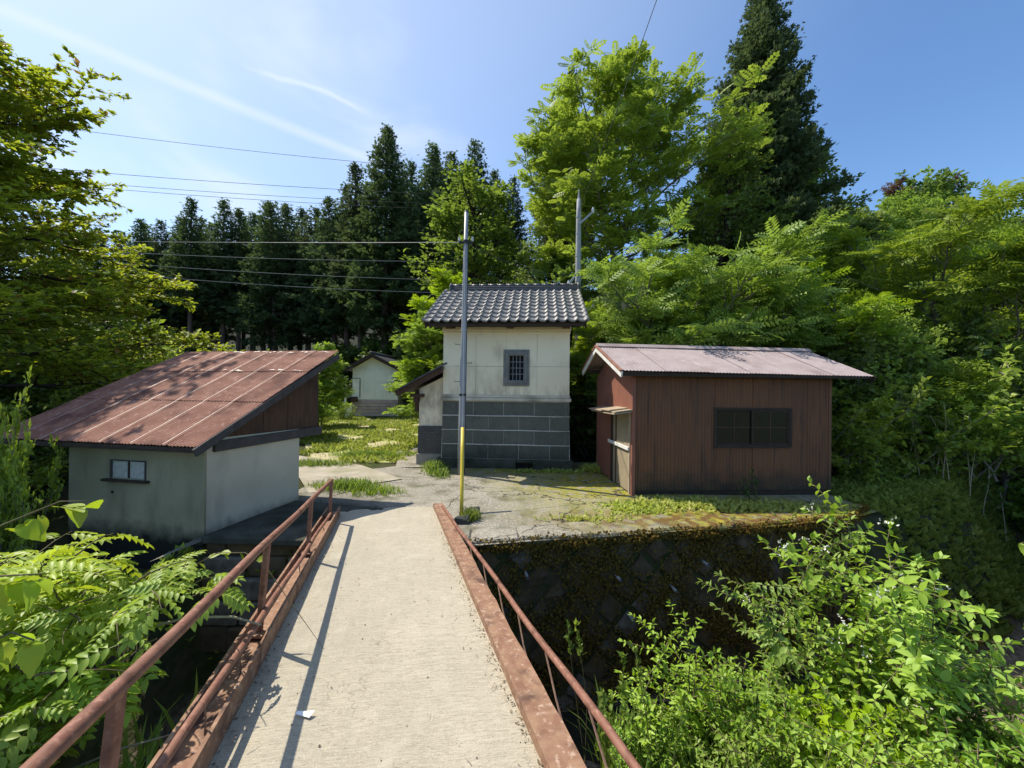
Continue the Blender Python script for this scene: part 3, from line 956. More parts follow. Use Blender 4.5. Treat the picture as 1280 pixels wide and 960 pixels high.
# verge row of side tiles, barge boards, eave timbers
for sx in (-1.90, 1.90):
    for r_ in range(9):
        s = -.05 + r_ * ex
        p = Vector((sx, -.46 + s * cs, 3.52 + s * sn)); q = p + Vector((0, .3 * cs, .3 * sn - .012))
        MB().tube([p + Vector((0, 0, .045)), q + Vector((0, 0, .035))], [.055, .05], 8).build('verge_tile', M['kawara'], roof, True)
    MB().beam((sx * .985, -.47, 3.44), (sx * .985, 1.7, 4.70), .035, .17).beam((sx * .985, 3.87, 3.44), (sx * .985, 1.72, 4.70), .035, .17).build('barge_board', M['dark_wood'], roof)
MB().box(-1.84, 1.84, -.47, -.43, 3.40, 3.475).build('fascia', M['dark_wood'], roof)
MB().box(-1.78, 1.78, .02, .14, 3.472, 3.60).build('wall_plate', M['dark_wood'], roof)
for x in (-1.32, .12, 1.44):
    MB().beam((x, -.40, 3.405), (x, .3, 3.52), .15, .10).build('bracket', M['brown_wood'], roof, bev=.006)
for x in np.linspace(-1.7, 1.7, 9):
    MB().beam((x, -.42, 3.445), (x, .3, 3.86), .05, .05).build('rafter', M['dark_wood'], roof)
# gables
MB().prism([(-W2, .15, 3.48), (-W2, 1.7, 4.6), (-W2, 3.3, 3.48)], (2 * W2, 0, 0)).build('gable_wall', M['plaster'], K)
# lean-to on the left
lw = MB().prism([(-2.20, .18, 1.0), (-2.20, .18, 1.93), (-W2 + .06, .18, 2.28), (-W2 + .06, .18, 1.0)], (0, 2.6, 0))
lt = bpy.data.objects.new('lean_to', lw.mesh('lean_to', M['plaster'])); link(lt, K)
MB().box(-2.21, -W2 - .01, .165, 2.7, .06, 1.0).build('joint_backing', M['ledge'], lt)
for r_ in range(4):
    z0 = .30 + r_ * .175
    xs = [-2.222, -1.92, -W2 - .01] if r_ % 2 else [-2.222, -2.02, -1.72, -W2 - .01]
    for a, b in zip(xs, xs[1:]): MB().box(a + .004, b - .004, .145, .2, z0 + .004, z0 + .171).build('stone_tile', M['stone_tile'] if 0 else M['kawara_dark'], lt, bev=.004)
MB().box(-2.25, -W2 - .03, .12, 2.72, -.05, .295).build('plinth', M['coping'], lt, bev=.01)
lr = MB().hexa([(-2.62, -.18, 1.83), (-W2 + .03, -.18, 2.41), (-W2 + .03, 3.0, 2.41), (-2.62, 3.0, 1.83)], [(-2.62, -.18, 1.90), (-W2 + .03, -.18, 2.49), (-W2 + .03, 3.0, 2.49), (-2.62, 3.0, 1.90)])
lr.build('roof', M['kawara_dark'], lt)
MB().beam((-2.66, -.20, 1.80), (-W2 + .02, -.20, 2.40), .035, .15).build('barge_board', M['brown_wood'], lt)
for k in range(5):
    x = -2.6 + k * .235
    MB().beam((x, -.235, 1.905 + k * .129), (x + .26, -.235, 1.905 + k * .129 + .135), .10, .035).build('verge_tile', M['kawara_dark'], lt)
MB().box(-2.38, -2.06, .0, .2, 1.72, 1.80).box(-2.30, -2.18, .02, .16, 1.58, 1.72).build('bracket', M['brown_wood'], lt)
MB().box(-2.30, -2.215, .15, 2.7, 1.35, 1.9).build('side_board', M['brown_wood'], lt)

# ================================================= red corrugated shed on the right
S = thing('corrugated_shed', 'red brown corrugated iron shed with faded pink roof and double window', 'shed', (2.23, 7.12, 0), R(3.8))
SW, SD = 3.86, 2.25
MB().box(.03, SW - .03, .03, SD, .06, 2.2).build('core_wall', M['interior'], S)
edges = [0, .72, 1.42, 1.50, 2.12, 3.00, 3.10, 3.47, SW]
wz0, wz1, wx0, wx1 = .93, 1.60, 1.585, 3.045
xs = [0, .78, wx0, 2.33, wx1, 3.42, SW]
for k, (a, b) in enumerate(zip(xs, xs[1:])):
    spans = [(.09, 2.30)] if b <= wx0 + .01 or a >= wx1 - .01 else [(.09, wz0), (wz1, 2.30)]
    for z0, z1 in spans:
        mb = corr(b - a + .02, z1 - z0, .063, .012, 4, 3)
        at_frame(mb, (a, -.012 - .003 * (k % 2), z0), (1, 0, 0), (0, 0, 1), (0, -1, 0)).build('wall_sheet', M['iron_wall'], S, True)
MB().box(.02, SW - .02, .02, .14, -.12, .10).build('sill_beam', M['dark_wood'], S)
MB().box(-.012, .05, -.04, .04, -.02, 2.28).build('corner_post', M['iron_red'], S, bev=.004)
MB().box(SW - .03, SW + .03, -.03, .05, .0, 2.24).build('corner_post', M['iron_wall'], S, bev=.004)
# window
wd = bpy.data.objects.new('window', MB().box(wx0 - .035, wx0 + .015, -.045, .04, wz0 - .04, wz1 + .04).box(wx1 - .015, wx1 + .035, -.045, .04, wz0 - .04, wz1 + .04)
                          .box(wx0 + .015, wx1 - .015, -.045, .04, wz1 - .005, wz1 + .04).box(wx0 + .015, wx1 - .015, -.06, .04, wz0 - .04, wz0 + .01).mesh('window', M['dark_wood']))
link(wd, S)
mid_ = (wx0 + wx1) / 2
for k, (a, b, y) in enumerate([(wx0 + .015, mid_ + .02, -.005), (mid_ - .02, wx1 - .015, -.032)]):
    t_ = .032; z0, z1 = wz0 + .01, wz1 - .005
    MB().box(a, a + t_, y, y + .024, z0, z1).box(b - t_, b, y, y + .024, z0, z1).box(a + t_, b - t_, y, y + .024, z0, z0 + t_).box(a + t_, b - t_, y, y + .024, z1 - t_, z1).build('sash', M['dark_wood'], wd)
    MB().box((a + b) / 2 - .010, (a + b) / 2 + .010, y + .002, y + .02, z0 + t_, z1 - t_).build('mullion', M['brown_wood'], wd)
    MB().box(a + t_, b - t_, y + .004, y + .018, (z0 + z1) / 2 - .009, (z0 + z1) / 2 + .009).build('glazing_bar', M['brown_wood'], wd)
    for ix in range(2):
        for iz in range(2):
            px0 = a + t_ if ix == 0 else (a + b) / 2 + .01; px1 = (a + b) / 2 - .01 if ix == 0 else b - t_
            pz0 = z0 + t_ if iz == 0 else (z0 + z1) / 2 + .009; pz1 = (z0 + z1) / 2 - .009 if iz == 0 else z1 - t_
            q = rng.uniform(-.004, .004)
            MB().hexa([(px0, y + .010, pz0), (px1, y + .010 + q, pz0), (px1, y + .013 + q, pz0), (px0, y + .013, pz0)], [(px0, y + .010 + q, pz1), (px1, y + .010, pz1), (px1, y + .013, pz1), (px0, y + .013 + q, pz1)]).build('pane', M['glass'], wd)
# left (gable) side
for k, (a, b) in enumerate([(.02, .24), (.24, .46), (.46, .72), (.72, .98), (.98, 1.25), (1.25, 1.7), (1.7, SD)]):
    z0 = 1.58 if b < 1.3 else .05
    gtop = lambda y: 2.24 + .56 * (1 - abs(y - 1.15) / 1.15) - .02
    MB().hexa([(-.012, a + .004, z0), (.02, a + .004, z0), (.02, b - .002, z0), (-.012 - .004 * (k % 2), b - .002, z0)],
              [(-.012, a + .004, gtop(a)), (.02, a + .004, gtop(a)), (.02, b - .002, gtop(b)), (-.012 - .004 * (k % 2), b - .002, gtop(b))]).build('side_sheet', M['iron_red'], S)
MB().prism([(SW, 0, 2.2), (SW, 1.15, 2.78), (SW, SD, 2.2), (SW, SD, .05), (SW, 0, .05)], (.015, 0, 0)).build('end_wall', M['iron_wall'], S)
MB().prism([(.03, 0.03, 2.2), (.03, 1.15, 2.76), (.03, SD, 2.2)], (SW - .06, 0, 0)).build('gable_core', M['interior'], S)
# door
dr = bpy.data.objects.new('door', MB().box(-.004, .03, .10, 1.05, .03, 1.56).mesh('door', M['door_tan'])); link(dr, S)
MB().box(-.014, -.006, .105, .80, .04, .78).build('door_sheet', M['door_tan'], dr)
MB().box(-.014, -.006, .105, .80, .80, 1.54).build('door_sheet', M['door_tan'], dr)
MB().box(-.022, -.004, .80, .86, .04, 1.54).build('stile', M['brown_wood'], dr)
MB().box(-.060, -.026, .06, 1.24, .82, .885).build('bar', M['white_paint'], dr, bev=.004)
MB().box(-.03, .03, 1.05, 1.14, .0, 1.56).build('jamb', M['dark_wood'], dr)
MB().box(-.03, .03, .045, .10, .0, 1.56).build('jamb', M['pale_wood'], dr)
MB().box(-.024, -.006, 1.14, 1.26, .0, 1.56).build('side_board', M['iron_red'], dr)
# canopy of loose boards over the door
for k, (y0, y1, dz, xx) in enumerate([(-.03, .46, .012, -.34), (.18, .82, .036, -.38), (.62, 1.55, .012, -.40), (-.02, 1.5, -.022, -.36)]):
    MB().hexa([(xx, y0, 1.515 + dz), (.0, y0, 1.56 + dz), (.0, y1, 1.56 + dz), (xx, y1, 1.505 + dz)], [(xx, y0, 1.535 + dz), (.0, y0, 1.58 + dz), (.0, y1, 1.58 + dz), (xx, y1, 1.525 + dz)]).build('canopy_board', M['pale_wood'], S)
# roof: corrugated sheets on two slopes
el, er = Vector((-.30, -.30, 2.30)), Vector((4.50, -.27, 2.25))
rl, rr_ = Vector((-.34, 1.18, 2.90)), Vector((4.46, 1.2, 2.87))
bl, br_ = Vector((-.34, 2.30, 2.42)), Vector((4.46, 2.34, 2.38))


def roof_sheets(e0, e1, r0, r1, n, rows, mat, parent, pitch, amp, names='roof_sheet', overlap=.03):
    for i in range(n):
        for j in range(rows):
            a0, a1 = i / n, (i + 1) / n + (overlap / (e1 - e0).length if i < n - 1 else 0)
            b0, b1 = j / rows, (j + 1) / rows
            o = e0.lerp(e1, a0).lerp(r0.lerp(r1, a0), b0); ox = e0.lerp(e1, a1).lerp(r0.lerp(r1, a1), b0); oy = e0.lerp(e1, a0).lerp(r0.lerp(r1, a0), b1)
            ex_, ey_ = (ox - o), (oy - o); w, l = ex_.length, ey_.length; ex_.normalize(); ey_.normalize(); ez_ = ex_.cross(ey_).normalized()
            mb = corr(w, l + .04, pitch, amp, 4, 3, rng.uniform(-.004, .003), ragged=.006 if j == 0 else 0)
            at_frame(mb, o + ez_ * (.004 * (i % 2) + .006 * j), ex_, ey_, ez_).build(names, mat, parent, True)


sroof = bpy.data.objects.new('roof', MB().hexa([el + Vector((.04, .02, -.05)), er + Vector((-.04, .02, -.05)), rr_ + Vector((-.04, 0, -.06)), rl + Vector((.04, 0, -.06))],
                                              [el + Vector((.04, .02, -.03)), er + Vector((-.04, .02, -.03)), rr_ + Vector((-.04, 0, -.035)), rl + Vector((.04, 0, -.035))]).mesh('roof', M['dark_wood']))
link(sroof, S)
roof_sheets(el, er, rl, rr_, 6, 1, M['roof_pink'], sroof, .063, .008)
roof_sheets(bl, br_, rl, rr_, 6, 1, M['roof_pink'], sroof, .063, -.008)
MB().hexa([rl + Vector((-.01, -.13, -.028)), rr_ + Vector((.01, -.13, -.028)), rr_ + Vector((.01, .13, -.028)), rl + Vector((-.01, .13, -.028))],
          [rl + Vector((-.01, -.02, .048)), rr_ + Vector((.01, -.02, .048)), rr_ + Vector((.01, .02, .048)), rl + Vector((-.01, .02, .048))]).build('ridge_cap', M['roof_pink'], sroof)
for (a, b) in ((el, rl), (bl, rl)):
    MB().beam(a + Vector((-.012, 0, -.075)), b + Vector((-.012, 0, -.075)), .03, .10).build('barge_board', M['white_paint'], sroof)
    MB().beam(a + Vector((-.022, 0, -.008)), b + Vector((-.022, 0, -.008)), .05, .03).build('verge_strip', M['roof_rust'], sroof)
for (a, b) in ((er, rr_), (br_, rr_)):
    MB().beam(a + Vector((.0, 0, -.06)), b + Vector((.0, 0, -.06)), .03, .10).build('barge_board', M['dark_wood'], sroof)
for x in np.linspace(.1, 4.1, 7): MB().beam((x, -.24, 2.235), (x, .2, 2.40), .045, .06).build('rafter', M['dark_wood'], sroof)
MB().box(-.28, 4.44, -.262, -.235, 2.20, 2.255).build('fascia', M['dark_wood'], sroof)
for y in (.25, 2.05): MB().box(-.30, .02, y - .05, y + .05, 2.34, 2.42).build('purlin', M['dark_wood'], sroof)
MB().box(-.31, .02, 1.10, 1.20, 2.72, 2.81).build('purlin', M['dark_wood'], sroof)

# ================================================= grey plaster shed with the long rusty roof on the left
G = thing('plaster_shed', 'small grey plaster shed with long rusty corrugated lean roof beside the bridge', 'shed', (-3.92, 4.92, 0), R(-10.5))
gw, gd = 2.24, 1.66
body = MB().prism([(.004, .003, -.75), (.004, .003, 1.26), (.004, gd, 1.23), (.004, gd, -.15), (.004, .35, -.15), (.004, .35, -.75)], (-.12, 0, 0))
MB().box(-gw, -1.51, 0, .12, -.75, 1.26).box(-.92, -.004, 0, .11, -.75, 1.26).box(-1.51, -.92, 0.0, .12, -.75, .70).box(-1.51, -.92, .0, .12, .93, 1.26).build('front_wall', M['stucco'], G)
body.build('side_wall', M['stucco_clean'], G)
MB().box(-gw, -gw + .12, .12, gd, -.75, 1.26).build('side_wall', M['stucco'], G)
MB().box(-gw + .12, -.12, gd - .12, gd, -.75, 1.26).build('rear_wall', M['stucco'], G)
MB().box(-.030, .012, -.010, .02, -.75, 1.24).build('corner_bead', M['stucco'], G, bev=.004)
MB().box(-.02, .02, .36, gd + .02, -.14, -.10).build('foot_ledge', M['ledge'], G)
gwi = bpy.data.objects.new('window', MB().box(-1.512, -1.495, -.012, .1, .67, .945).box(-.935, -.918, -.012, .1, .67, .945).box(-1.495, -.935, -.012, .1, .928, .945).mesh('window', M['grey_wood'])); link(gwi, G)
MB().box(-1.60, -.86, -.055, .05, .655, .685).build('sill', M['dark_wood'], gwi)
MB().box(-1.227, -1.203, .0, .05, .70, .93).build('mullion', M['dark_wood'], gwi)
for a, b in ((-1.494, -1.228), (-1.202, -.936)): MB().box(a, b, .012, .022, .686, .93).build('pane', M['frosted'], gwi)
MB().box(-1.49, -1.46, -.012, .0, .49, .52).build('socket', M['dark_wood'], G)
# roof frame and gable boarding
e0, e1 = Vector((-3.34, -.24, 1.21)), Vector((.165, -.24, 1.21))
r0, r1 = Vector((-3.34, 2.46, 2.61)), Vector((.165, 2.46, 2.61))
groof = bpy.data.objects.new('roof', MB().hexa([e0 + Vector((.06, .05, -.055)), e1 + Vector((-.05, .05, -.055)), r1 + Vector((-.05, -.04, -.055)), r0 + Vector((.06, -.04, -.055))],
                                              [e0 + Vector((.06, .05, -.025)), e1 + Vector((-.05, .05, -.025)), r1 + Vector((-.05, -.04, -.025)), r0 + Vector((.06, -.04, -.025))]).mesh('roof', M['dark_wood']))
link(groof, G)
NC = 7
for i in range(NC):
    a0, a1 = i / NC, (i + 1) / NC + (.012 if i < NC - 1 else 0)
    for j, (b0, b1) in enumerate(((0, .36), (.36, .70), (.70, 1.0))):
        o = e0.lerp(e1, a0).lerp(r0.lerp(r1, a0), b0); ox = e0.lerp(e1, a1).lerp(r0.lerp(r1, a1), b0); oy = e0.lerp(e1, a0).lerp(r0.lerp(r1, a0), b1)
        ex_, ey_ = ox - o, oy - o; w, l = ex_.length, ey_.length; ex_.normalize(); ey_.normalize(); ez_ = ex_.cross(ey_)
        mb = corr(w, l + .03, .052, .009, 4, 3, rng.uniform(-.006, .002), ragged=.01 if j == 0 else .004)
        sh = at_frame(mb, o + ez_ * (.010 * j + .003 * (i % 2)), ex_, ey_, ez_).build('roof_sheet', M['roof_rust'], groof, True)
    if i:
        p, q = e0.lerp(e1, a0), r0.lerp(r1, a0); ez_ = Vector((0, -.46, .888))
        lap = MB(); rows = []
        for k in range(25):
            t_ = k / 24; c_ = p.lerp(q, t_) + ez_ * (.013 + .010 * (0 if t_ < .36 else (1 if t_ < .7 else 2)))
            wv = .006 * (.6 + .6 * abs(sin(k * 2.3 + i)))
            rows.append([c_ + Vector((-wv, 0, 0)), c_ + ez_ * .004, c_ + Vector((wv, 0, 0))])
        lap.grid(rows).build('lap_edge', M['zinc'], groof, True)
for k, (b, n_) in enumerate(((.705, 16), (.985, 22))):
    for q in range(n_):
        a = rng.uniform(.3, .99); c_ = e0.lerp(e1, a).lerp(r0.lerp(r1, a), b + rng.uniform(-.012, .010)) + Vector((0, -.46, .888)) * .032
        w, l = rng.uniform(.02, .09), rng.uniform(.008, .025); ey_ = Vector((0, .888, .46))
        pts = [c_ + Vector((w * cos(t_) * rng.uniform(.6, 1), 0, 0)) + ey_ * l * sin(t_) * rng.uniform(.5, 1) for t_ in np.linspace(0, 2 * pi, 9)[:-1]]
        MB().prism(pts, (0, .0, .003)).build('peeling_flake', M['zinc'], groof)
for k in range(9):
    x = -3.2 + k * .405
    MB().beam((x, -.22, 1.155), (x, .3, 1.425), .05, .06).build('rafter', M['dark_wood'], groof)
MB().beam(e0 + Vector((.03, .01, -.05)), e1 + Vector((-.03, .01, -.05)), .03, .06).build('fascia', M['dark_wood'], groof)
MB().beam(e1 + Vector((.0, -.03, -.075)), r1 + Vector((.0, .02, -.07)), .03, .10).build('barge_board', M['grey_wood'], groof)
MB().beam(e0 + Vector((.0, -.03, -.075)), r0 + Vector((.0, .02, -.07)), .03, .10).build('barge_board', M['grey_wood'], groof)
MB().box(-.10, .05, .10, 2.18, 1.085, 1.225).build('tie_beam', M['grey_wood'], G, bev=.006)
MB().box(-3.2, -.10, 2.08, 2.18, 1.085, 1.225).build('tie_beam', M['grey_wood'], G, bev=.006)
ys_ = np.linspace(.18, 2.14, 9)
for k, (a, b) in enumerate(zip(ys_, ys_[1:])):
    zt = lambda y: 1.21 + (y + .24) * .5185 - .09
    a_ = a + .004
    if zt(b) < 1.25: continue
    MB().hexa([(-.03, a_, 1.226), (-.006 + .004 * (k % 2), a_, 1.226), (-.006 + .004 * (k % 2), b, 1.226), (-.03, b, 1.226)],
              [(-.03, a_, max(1.23, zt(a))), (-.006 + .004 * (k % 2), a_, max(1.23, zt(a))), (-.006 + .004 * (k % 2), b, zt(b)), (-.03, b, zt(b))]).build('gable_board', M['brown_wood'], G)
MB().box(-3.2, -.03, 2.12, 2.15, 1.226, 2.43).build('rear_boarding', M['brown_wood'], G)

# ================================================= far white hut across the field
H = thing('white_hut', 'small distant white hut with mauve siding across the field', 'hut', (-8.75, 24.6, 0), R(-2))
hw = 1.48
MB().box(-hw, hw, .06, 4.0, 0, 1.15).box(-hw, hw, .03, 4.0, 1.15, 3.15).build('wall', M['hut_white'], H)
MB().prism([(-hw, .03, 3.15), (hw, .03, 3.15), (-.12, .03, 3.93)], (0, 3.9, 0)).build('gable_wall', M['hut_white'], H)
for a, b in ((-hw, -.74), (-.74, 0), (0, .74), (.74, hw)):
    for z0, z1 in ((1.17, 2.28), (2.31, 3.12)):
        MB().box(a + .012, b - .012, .005, .03, z0, z1).build('panel', M['hut_white'], H)
for k in range(5): MB().hexa([(-hw - .02, -.03, .12 + k * .21), (hw + .02, -.03, .12 + k * .21), (hw + .02, .06, .12 + k * .21), (-hw - .02, .06, .12 + k * .21)],
                             [(-hw - .02, .01, .325 + k * .21), (hw + .02, .01, .325 + k * .21), (hw + .02, .06, .325 + k * .21), (-hw - .02, .06, .325 + k * .21)]).build('siding_board', M['siding'], H)
MB().box(-hw, hw, -.01, .06, -.3, .115).build('plinth', M['plinth'], H)
for s, (x0, x1) in enumerate(((-hw - .42, -.12), (hw + .42, -.12))):
    zt = 4.06; zb = 3.10
    MB().hexa([(x0, -.42, zb - .10), (x1, -.42, zt - .10), (x1, 4.3, zt - .10), (x0, 4.3, zb - .10)], [(x0, -.42, zb + .02), (x1, -.42, zt + .04), (x1, 4.3, zt + .04), (x0, 4.3, zb + .02)]).build('roof_slope', M['kawara_dark'], H)
    MB().beam((x0, -.44, zb - .11), (x1, -.44, zt - .08), .06, .20).build('barge_board', M['dark_wood'], H)
MB().tube([(-.12, -.5, 4.12), (-.12, 4.3, 4.12)], .11, 8).build('ridge_cap', M['kawara_dark'], H, True)
an = bpy.data.objects.new('annex', MB().prism([(-hw - .75, .5, 0), (-hw, .5, 0), (-hw, .5, 2.0), (-hw - .75, .5, 1.62)], (0, 2.6, 0)).mesh('annex', M['hut_white'])); link(an, H)
MB().hexa([(-hw - 1.05, .15, 1.58), (-hw, .15, 2.1), (-hw, 3.2, 2.1), (-hw - 1.05, 3.2, 1.58)], [(-hw - 1.05, .15, 1.66), (-hw, .15, 2.2), (-hw, 3.2, 2.2), (-hw - 1.05, 3.2, 1.66)]).build('roof', M['kawara_dark'], an)
MB().box(-hw - .55, -hw - .2, .47, .5, .72, 1.30).build('window_pane', M['glass'], an)
MB().box(-hw - .75, -hw, .465, .498, 1.34, 1.40).box(-hw - .62, -hw - .56, .46, .498, .6, 1.34).box(-hw - .19, -hw - .12, .46, .498, .6, 1.34).build('window_frame', M['grey_trim'], an)
MB().tube([(-hw + .05, -.02, 2.52), (-hw + .5, -.02, 2.52), (-hw + .5, -.02, 1.3)], .022, 6).build('conduit', M['cable'], H)
MB().box(-hw - .0, -hw + .36, -.12, .0, 1.02, 1.34).tube([(-hw + .30, -.13, 1.14), (-hw + .30, -.19, 1.14)], .09, 10).build('meter_box', M['dark_wood'], H, bev=.01)

# ================================================= poles and wires
P1 = thing('steel_pole', 'thin grey steel pole standing in front of the white storehouse', 'utility pole', (-1.135, 8.68, 0))
ptop = Vector((.065, 0.02, 5.93))
mb = MB()
mb.tube([ptop * (k / 5) for k in range(0, 6)], [.082, .076, .070, .058, .052, .045], 14)
mb.build('shaft', M['steel'], P1, True)
for k in (.32, .55, .78):
    p = ptop * k; r_ = .082 - .036 * k
    MB().tube([p - Vector((0, 0, .03)), p + Vector((0, 0, .03))], r_ + .006, 14).build('collar', M['steel'], P1)
for k in range(4):
    z = 2.1 + k * .42; p = ptop * (z / 5.93)
    s = 1 if k % 2 else -1
    MB().tube([p, p + Vector((s * .19, -.02, .0)), p + Vector((s * .19, -.02, .03))], .007, 6).build('step_peg', M['cable'], P1)
p = ptop * .885
MB().tube([p - Vector((0, 0, .045)), p + Vector((0, 0, .045))], .062, 12).beam(p - Vector((.16, .0, 0)), p + Vector((.16, 0, 0)), .03, .04).build('clamp', M['cable'], P1)
for s_ in (-.15, .15):
    q_ = p + Vector((s_, 0, .02)); MB().tube([q_, q_ + Vector((0, 0, .03)), q_ + Vector((0, 0, .06)), q_ + Vector((0, 0, .10))], [.018, .032, .022, .03], 8).build('insulator', M['porcelain'], P1)
MB().tube([ptop * .30, ptop * .30 + Vector((0, 0, .05))], .081, 14).build('collar', M['cable'], P1)
MB().tube([ptop * t_ + Vector((.088 - .04 * t_, -.01, 0)) for t_ in (.0, .25, .5, .75, .88)], .008, 6).build('earth_wire', M['cable'], P1)
MB().tube([ptop, ptop + Vector((0, 0, .05))], [.047, .03], 12).build('pole_cap', M['cable'], P1)
guy0, guy1 = Vector((-.755, 5.90, 0)), Vector((-1.09, 8.66, 5.25))
GUY = thing('guy_wire', 'slanting stay wire with yellow plastic guard tube planted beside the bridge end', 'stay wire', guy0)
d = guy1 - guy0
MB().tube([d * .235, d], .005, 6).build('wire', M['cable_bare'], GUY)
MB().tube([d * -.01, d * .08, d * .16, d * .243], .030, 12).build('guard_tube', M['yellow'], GUY, True)
MB().tube([d * .243, d * .2445], [.022, .02], 10).build('tube_mouth', M['interior'], GUY)

P2 = thing('concrete_pole', 'pale concrete utility pole with short brackets behind the tiled roof', 'utility pole', (2.26, 13.4, gz(2.26, 13.4)), 0, None, (.84, .84, .965))
MB().tube([(0, 0, -.4), (0, 0, 4.5), (0, 0, 8.4), (0, 0, 8.95)], [.15, .125, .10, .085], 14).build('shaft', M['concrete_pole'], P2, True)
MB().tube([(0, 0, 8.95), (0, 0, 9.3)], [.055, .02], 8).build('pole_cap', M['steel'], P2)
for z, (dx, dz) in ((8.0, (.55, .42)), (6.35, (-.42, -.55)), (4.7, (.62, .35))):
    MB().beam((0, -.12, z), (dx, -.2, z + dz), .07, .07).build('bracket', M['steel'], P2)
    MB().tube([(dx, -.2, z + dz - .05), (dx, -.2, z + dz + .04), (dx, -.2, z + dz + .16)], [.05, .065, .03], 8).build('insulator', M['porcelain'], P2)
for z in (8.3, 7.7, 6.9, 6.0, 5.2): MB().tube([(0, 0, z - .03), (0, 0, z + .03)], .125 if z < 7 else .115, 12).build('band', M['steel'], P2)


def wire(p, q, sag, r_, label, mat='cable'):
    r_ *= .78
    p, q = Vector(p), Vector(q)
    pts = [p.lerp(q, i / 24) - Vector((0, 0, sag * 4 * (i / 24) * (1 - i / 24))) for i in range(25)]
    o = MB().tube([x - p for x in pts], r_, 5).build('power_line', M[mat], None)
    o.location = p
    return tag(o, label, 'power line', 'overhead power lines over the field')


def ray(px, py, Y):      # a point Y metres ahead
    u, v = px - 640, py - 486
    return ((u + .0105 * v) / 481 * Y, Y, CAM_Z - (v - .0105 * u) / 481 * Y)


wire(ray(-120, 132, 26), ray(560, 212, 30), .35, .020, 'highest single power line crossing the open sky')
wire(ray(-60, 199, 26), ray(640, 246, 31), .35, .022, 'second power line from the top, above the close pair')
wire(ray(-60, 213, 26), ray(660, 258, 31), .4, .020, 'upper wire of the close pair below the second line')
wire(ray(-60, 218, 26), ray(660, 265, 31), .4, .020, 'lower wire of the close pair below the second line')
wire(ray(-220, 293, 14), tuple(Vector((-1.135, 8.68, 0)) + ptop * .885), .10, .011, 'straight thick cable running left from the grey steel pole', 'cable_bare')
wire(ray(-60, 302, 24), ray(700, 326, 27), .45, .018, 'sagging wire just below the thick pole cable', 'cable_bare')
wire(ray(-60, 310, 24), ray(700, 352, 27), .5, .018, 'sagging wire second below the thick pole cable', 'cable_bare')
wire(ray(-60, 320, 24), ray(700, 368, 27), .6, .018, 'lowest sagging wire in front of the dark cedars', 'cable_bare')
wire(tuple(Vector((-1.135, 8.68, 0)) + ptop * .885), (2.26, 13.3, 5.9), .25, .012, 'short dark cable joining steel pole to concrete pole')
wire((2.26, 13.3, 5.9), (9.5, 17.5, 7.2), .3, .014, 'dark cable leaving the concrete pole towards the right hand wood')
wire((2.26, 13.3, 8.15), (3.55, 7.0, 12.0), .15, .012, 'dark cable rising steeply out over the bright tree')

# ------------------------------------------------------------------ vegetation
rng = np.random.default_rng(21)
L_BRIGHT = leaf_mat('leaf_bright', (0.195, 0.280, 0.045), (0.310, 0.395, 0.070), (0.44, 0.60, 0.070), 0.40)
L_SUMAC = leaf_mat('leaf_pinnate', (0.200, 0.300, 0.055), (0.320, 0.425, 0.085), (0.42, 0.59, 0.075), 0.36)
L_MID = leaf_mat('leaf_mid', (0.120, 0.185, 0.050), (0.200, 0.270, 0.075), (0.28, 0.40, 0.075), 0.42)
L_DARK = leaf_mat('leaf_dark', (0.050, 0.095, 0.024), (0.090, 0.145, 0.036), (0.18, 0.29, 0.045), 0.42)
L_MAPLE = leaf_mat('leaf_layered', (0.165, 0.220, 0.048), (0.270, 0.320, 0.068), (0.48, 0.56, 0.075), 0.48, dead=(0.24, 0.15, 0.035))
L_CEDAR = leaf_mat('cedar_needles', (0.066, 0.105, 0.050), (0.115, 0.165, 0.072), (0.16, 0.24, 0.080), 0.32, 0.7, spec=0.12)
L_NEAR = leaf_mat('leaf_near', (0.245, 0.395, 0.060), (0.370, 0.540, 0.110), (0.46, 0.65, 0.08), 0.36, 0.45)
L_WIST = leaf_mat('leaf_wisteria', (0.270, 0.400, 0.045), (0.390, 0.520, 0.075), (0.52, 0.67, 0.065), 0.42, 0.45)
L_GRASS = leaf_mat('grass_blade', (0.130, 0.220, 0.035), (0.220, 0.290, 0.065), (0.36, 0.48, 0.07), 0.42, 0.6)
L_FIELD = leaf_mat('field_weed', (0.340, 0.400, 0.070), (0.500, 0.520, 0.150), (0.54, 0.62, 0.12), 0.42, 0.6)
L_MOSS = leaf_mat('dry_moss', (0.150, 0.090, 0.030), (0.180, 0.140, 0.042), (0.10, 0.08, 0.025), 0.15, 0.9, spec=0.05)
L_FERN = leaf_mat('bank_moss', (0.190, 0.260, 0.042), (0.300, 0.360, 0.070), (0.34, 0.46, 0.06), 0.35, 0.8, spec=0.1)
L_RED = leaf_mat('leaf_reddish', (0.13, 0.060, 0.035), (0.16, 0.095, 0.045), (0.22, 0.11, 0.05), 0.35)
M['bark'] = simple('grey_bark', (0.20, 0.185, 0.16), (0.11, 0.10, 0.085), 9, 0.9, 0.4, 40, 0.2)
M['bark_dark'] = simple('dark_bark', (0.050, 0.040, 0.032), (0.028, 0.022, 0.018), 9, 0.9, 0.4, 40, 0.15)
M['bark_cedar'] = simple('cedar_bark', (0.13, 0.095, 0.075), (0.085, 0.062, 0.05), 5, 0.9, 0.4, 30, 0.15, stretch=(1, 1, .2))
M['stem'] = simple('green_stem', (0.14, 0.13, 0.06), (0.10, 0.075, 0.04), 12, 0.8, 0)
M['stem_dry'] = simple('dry_stem', (0.42, 0.36, 0.25), (0.30, 0.24, 0.16), 12, 0.85, 0)
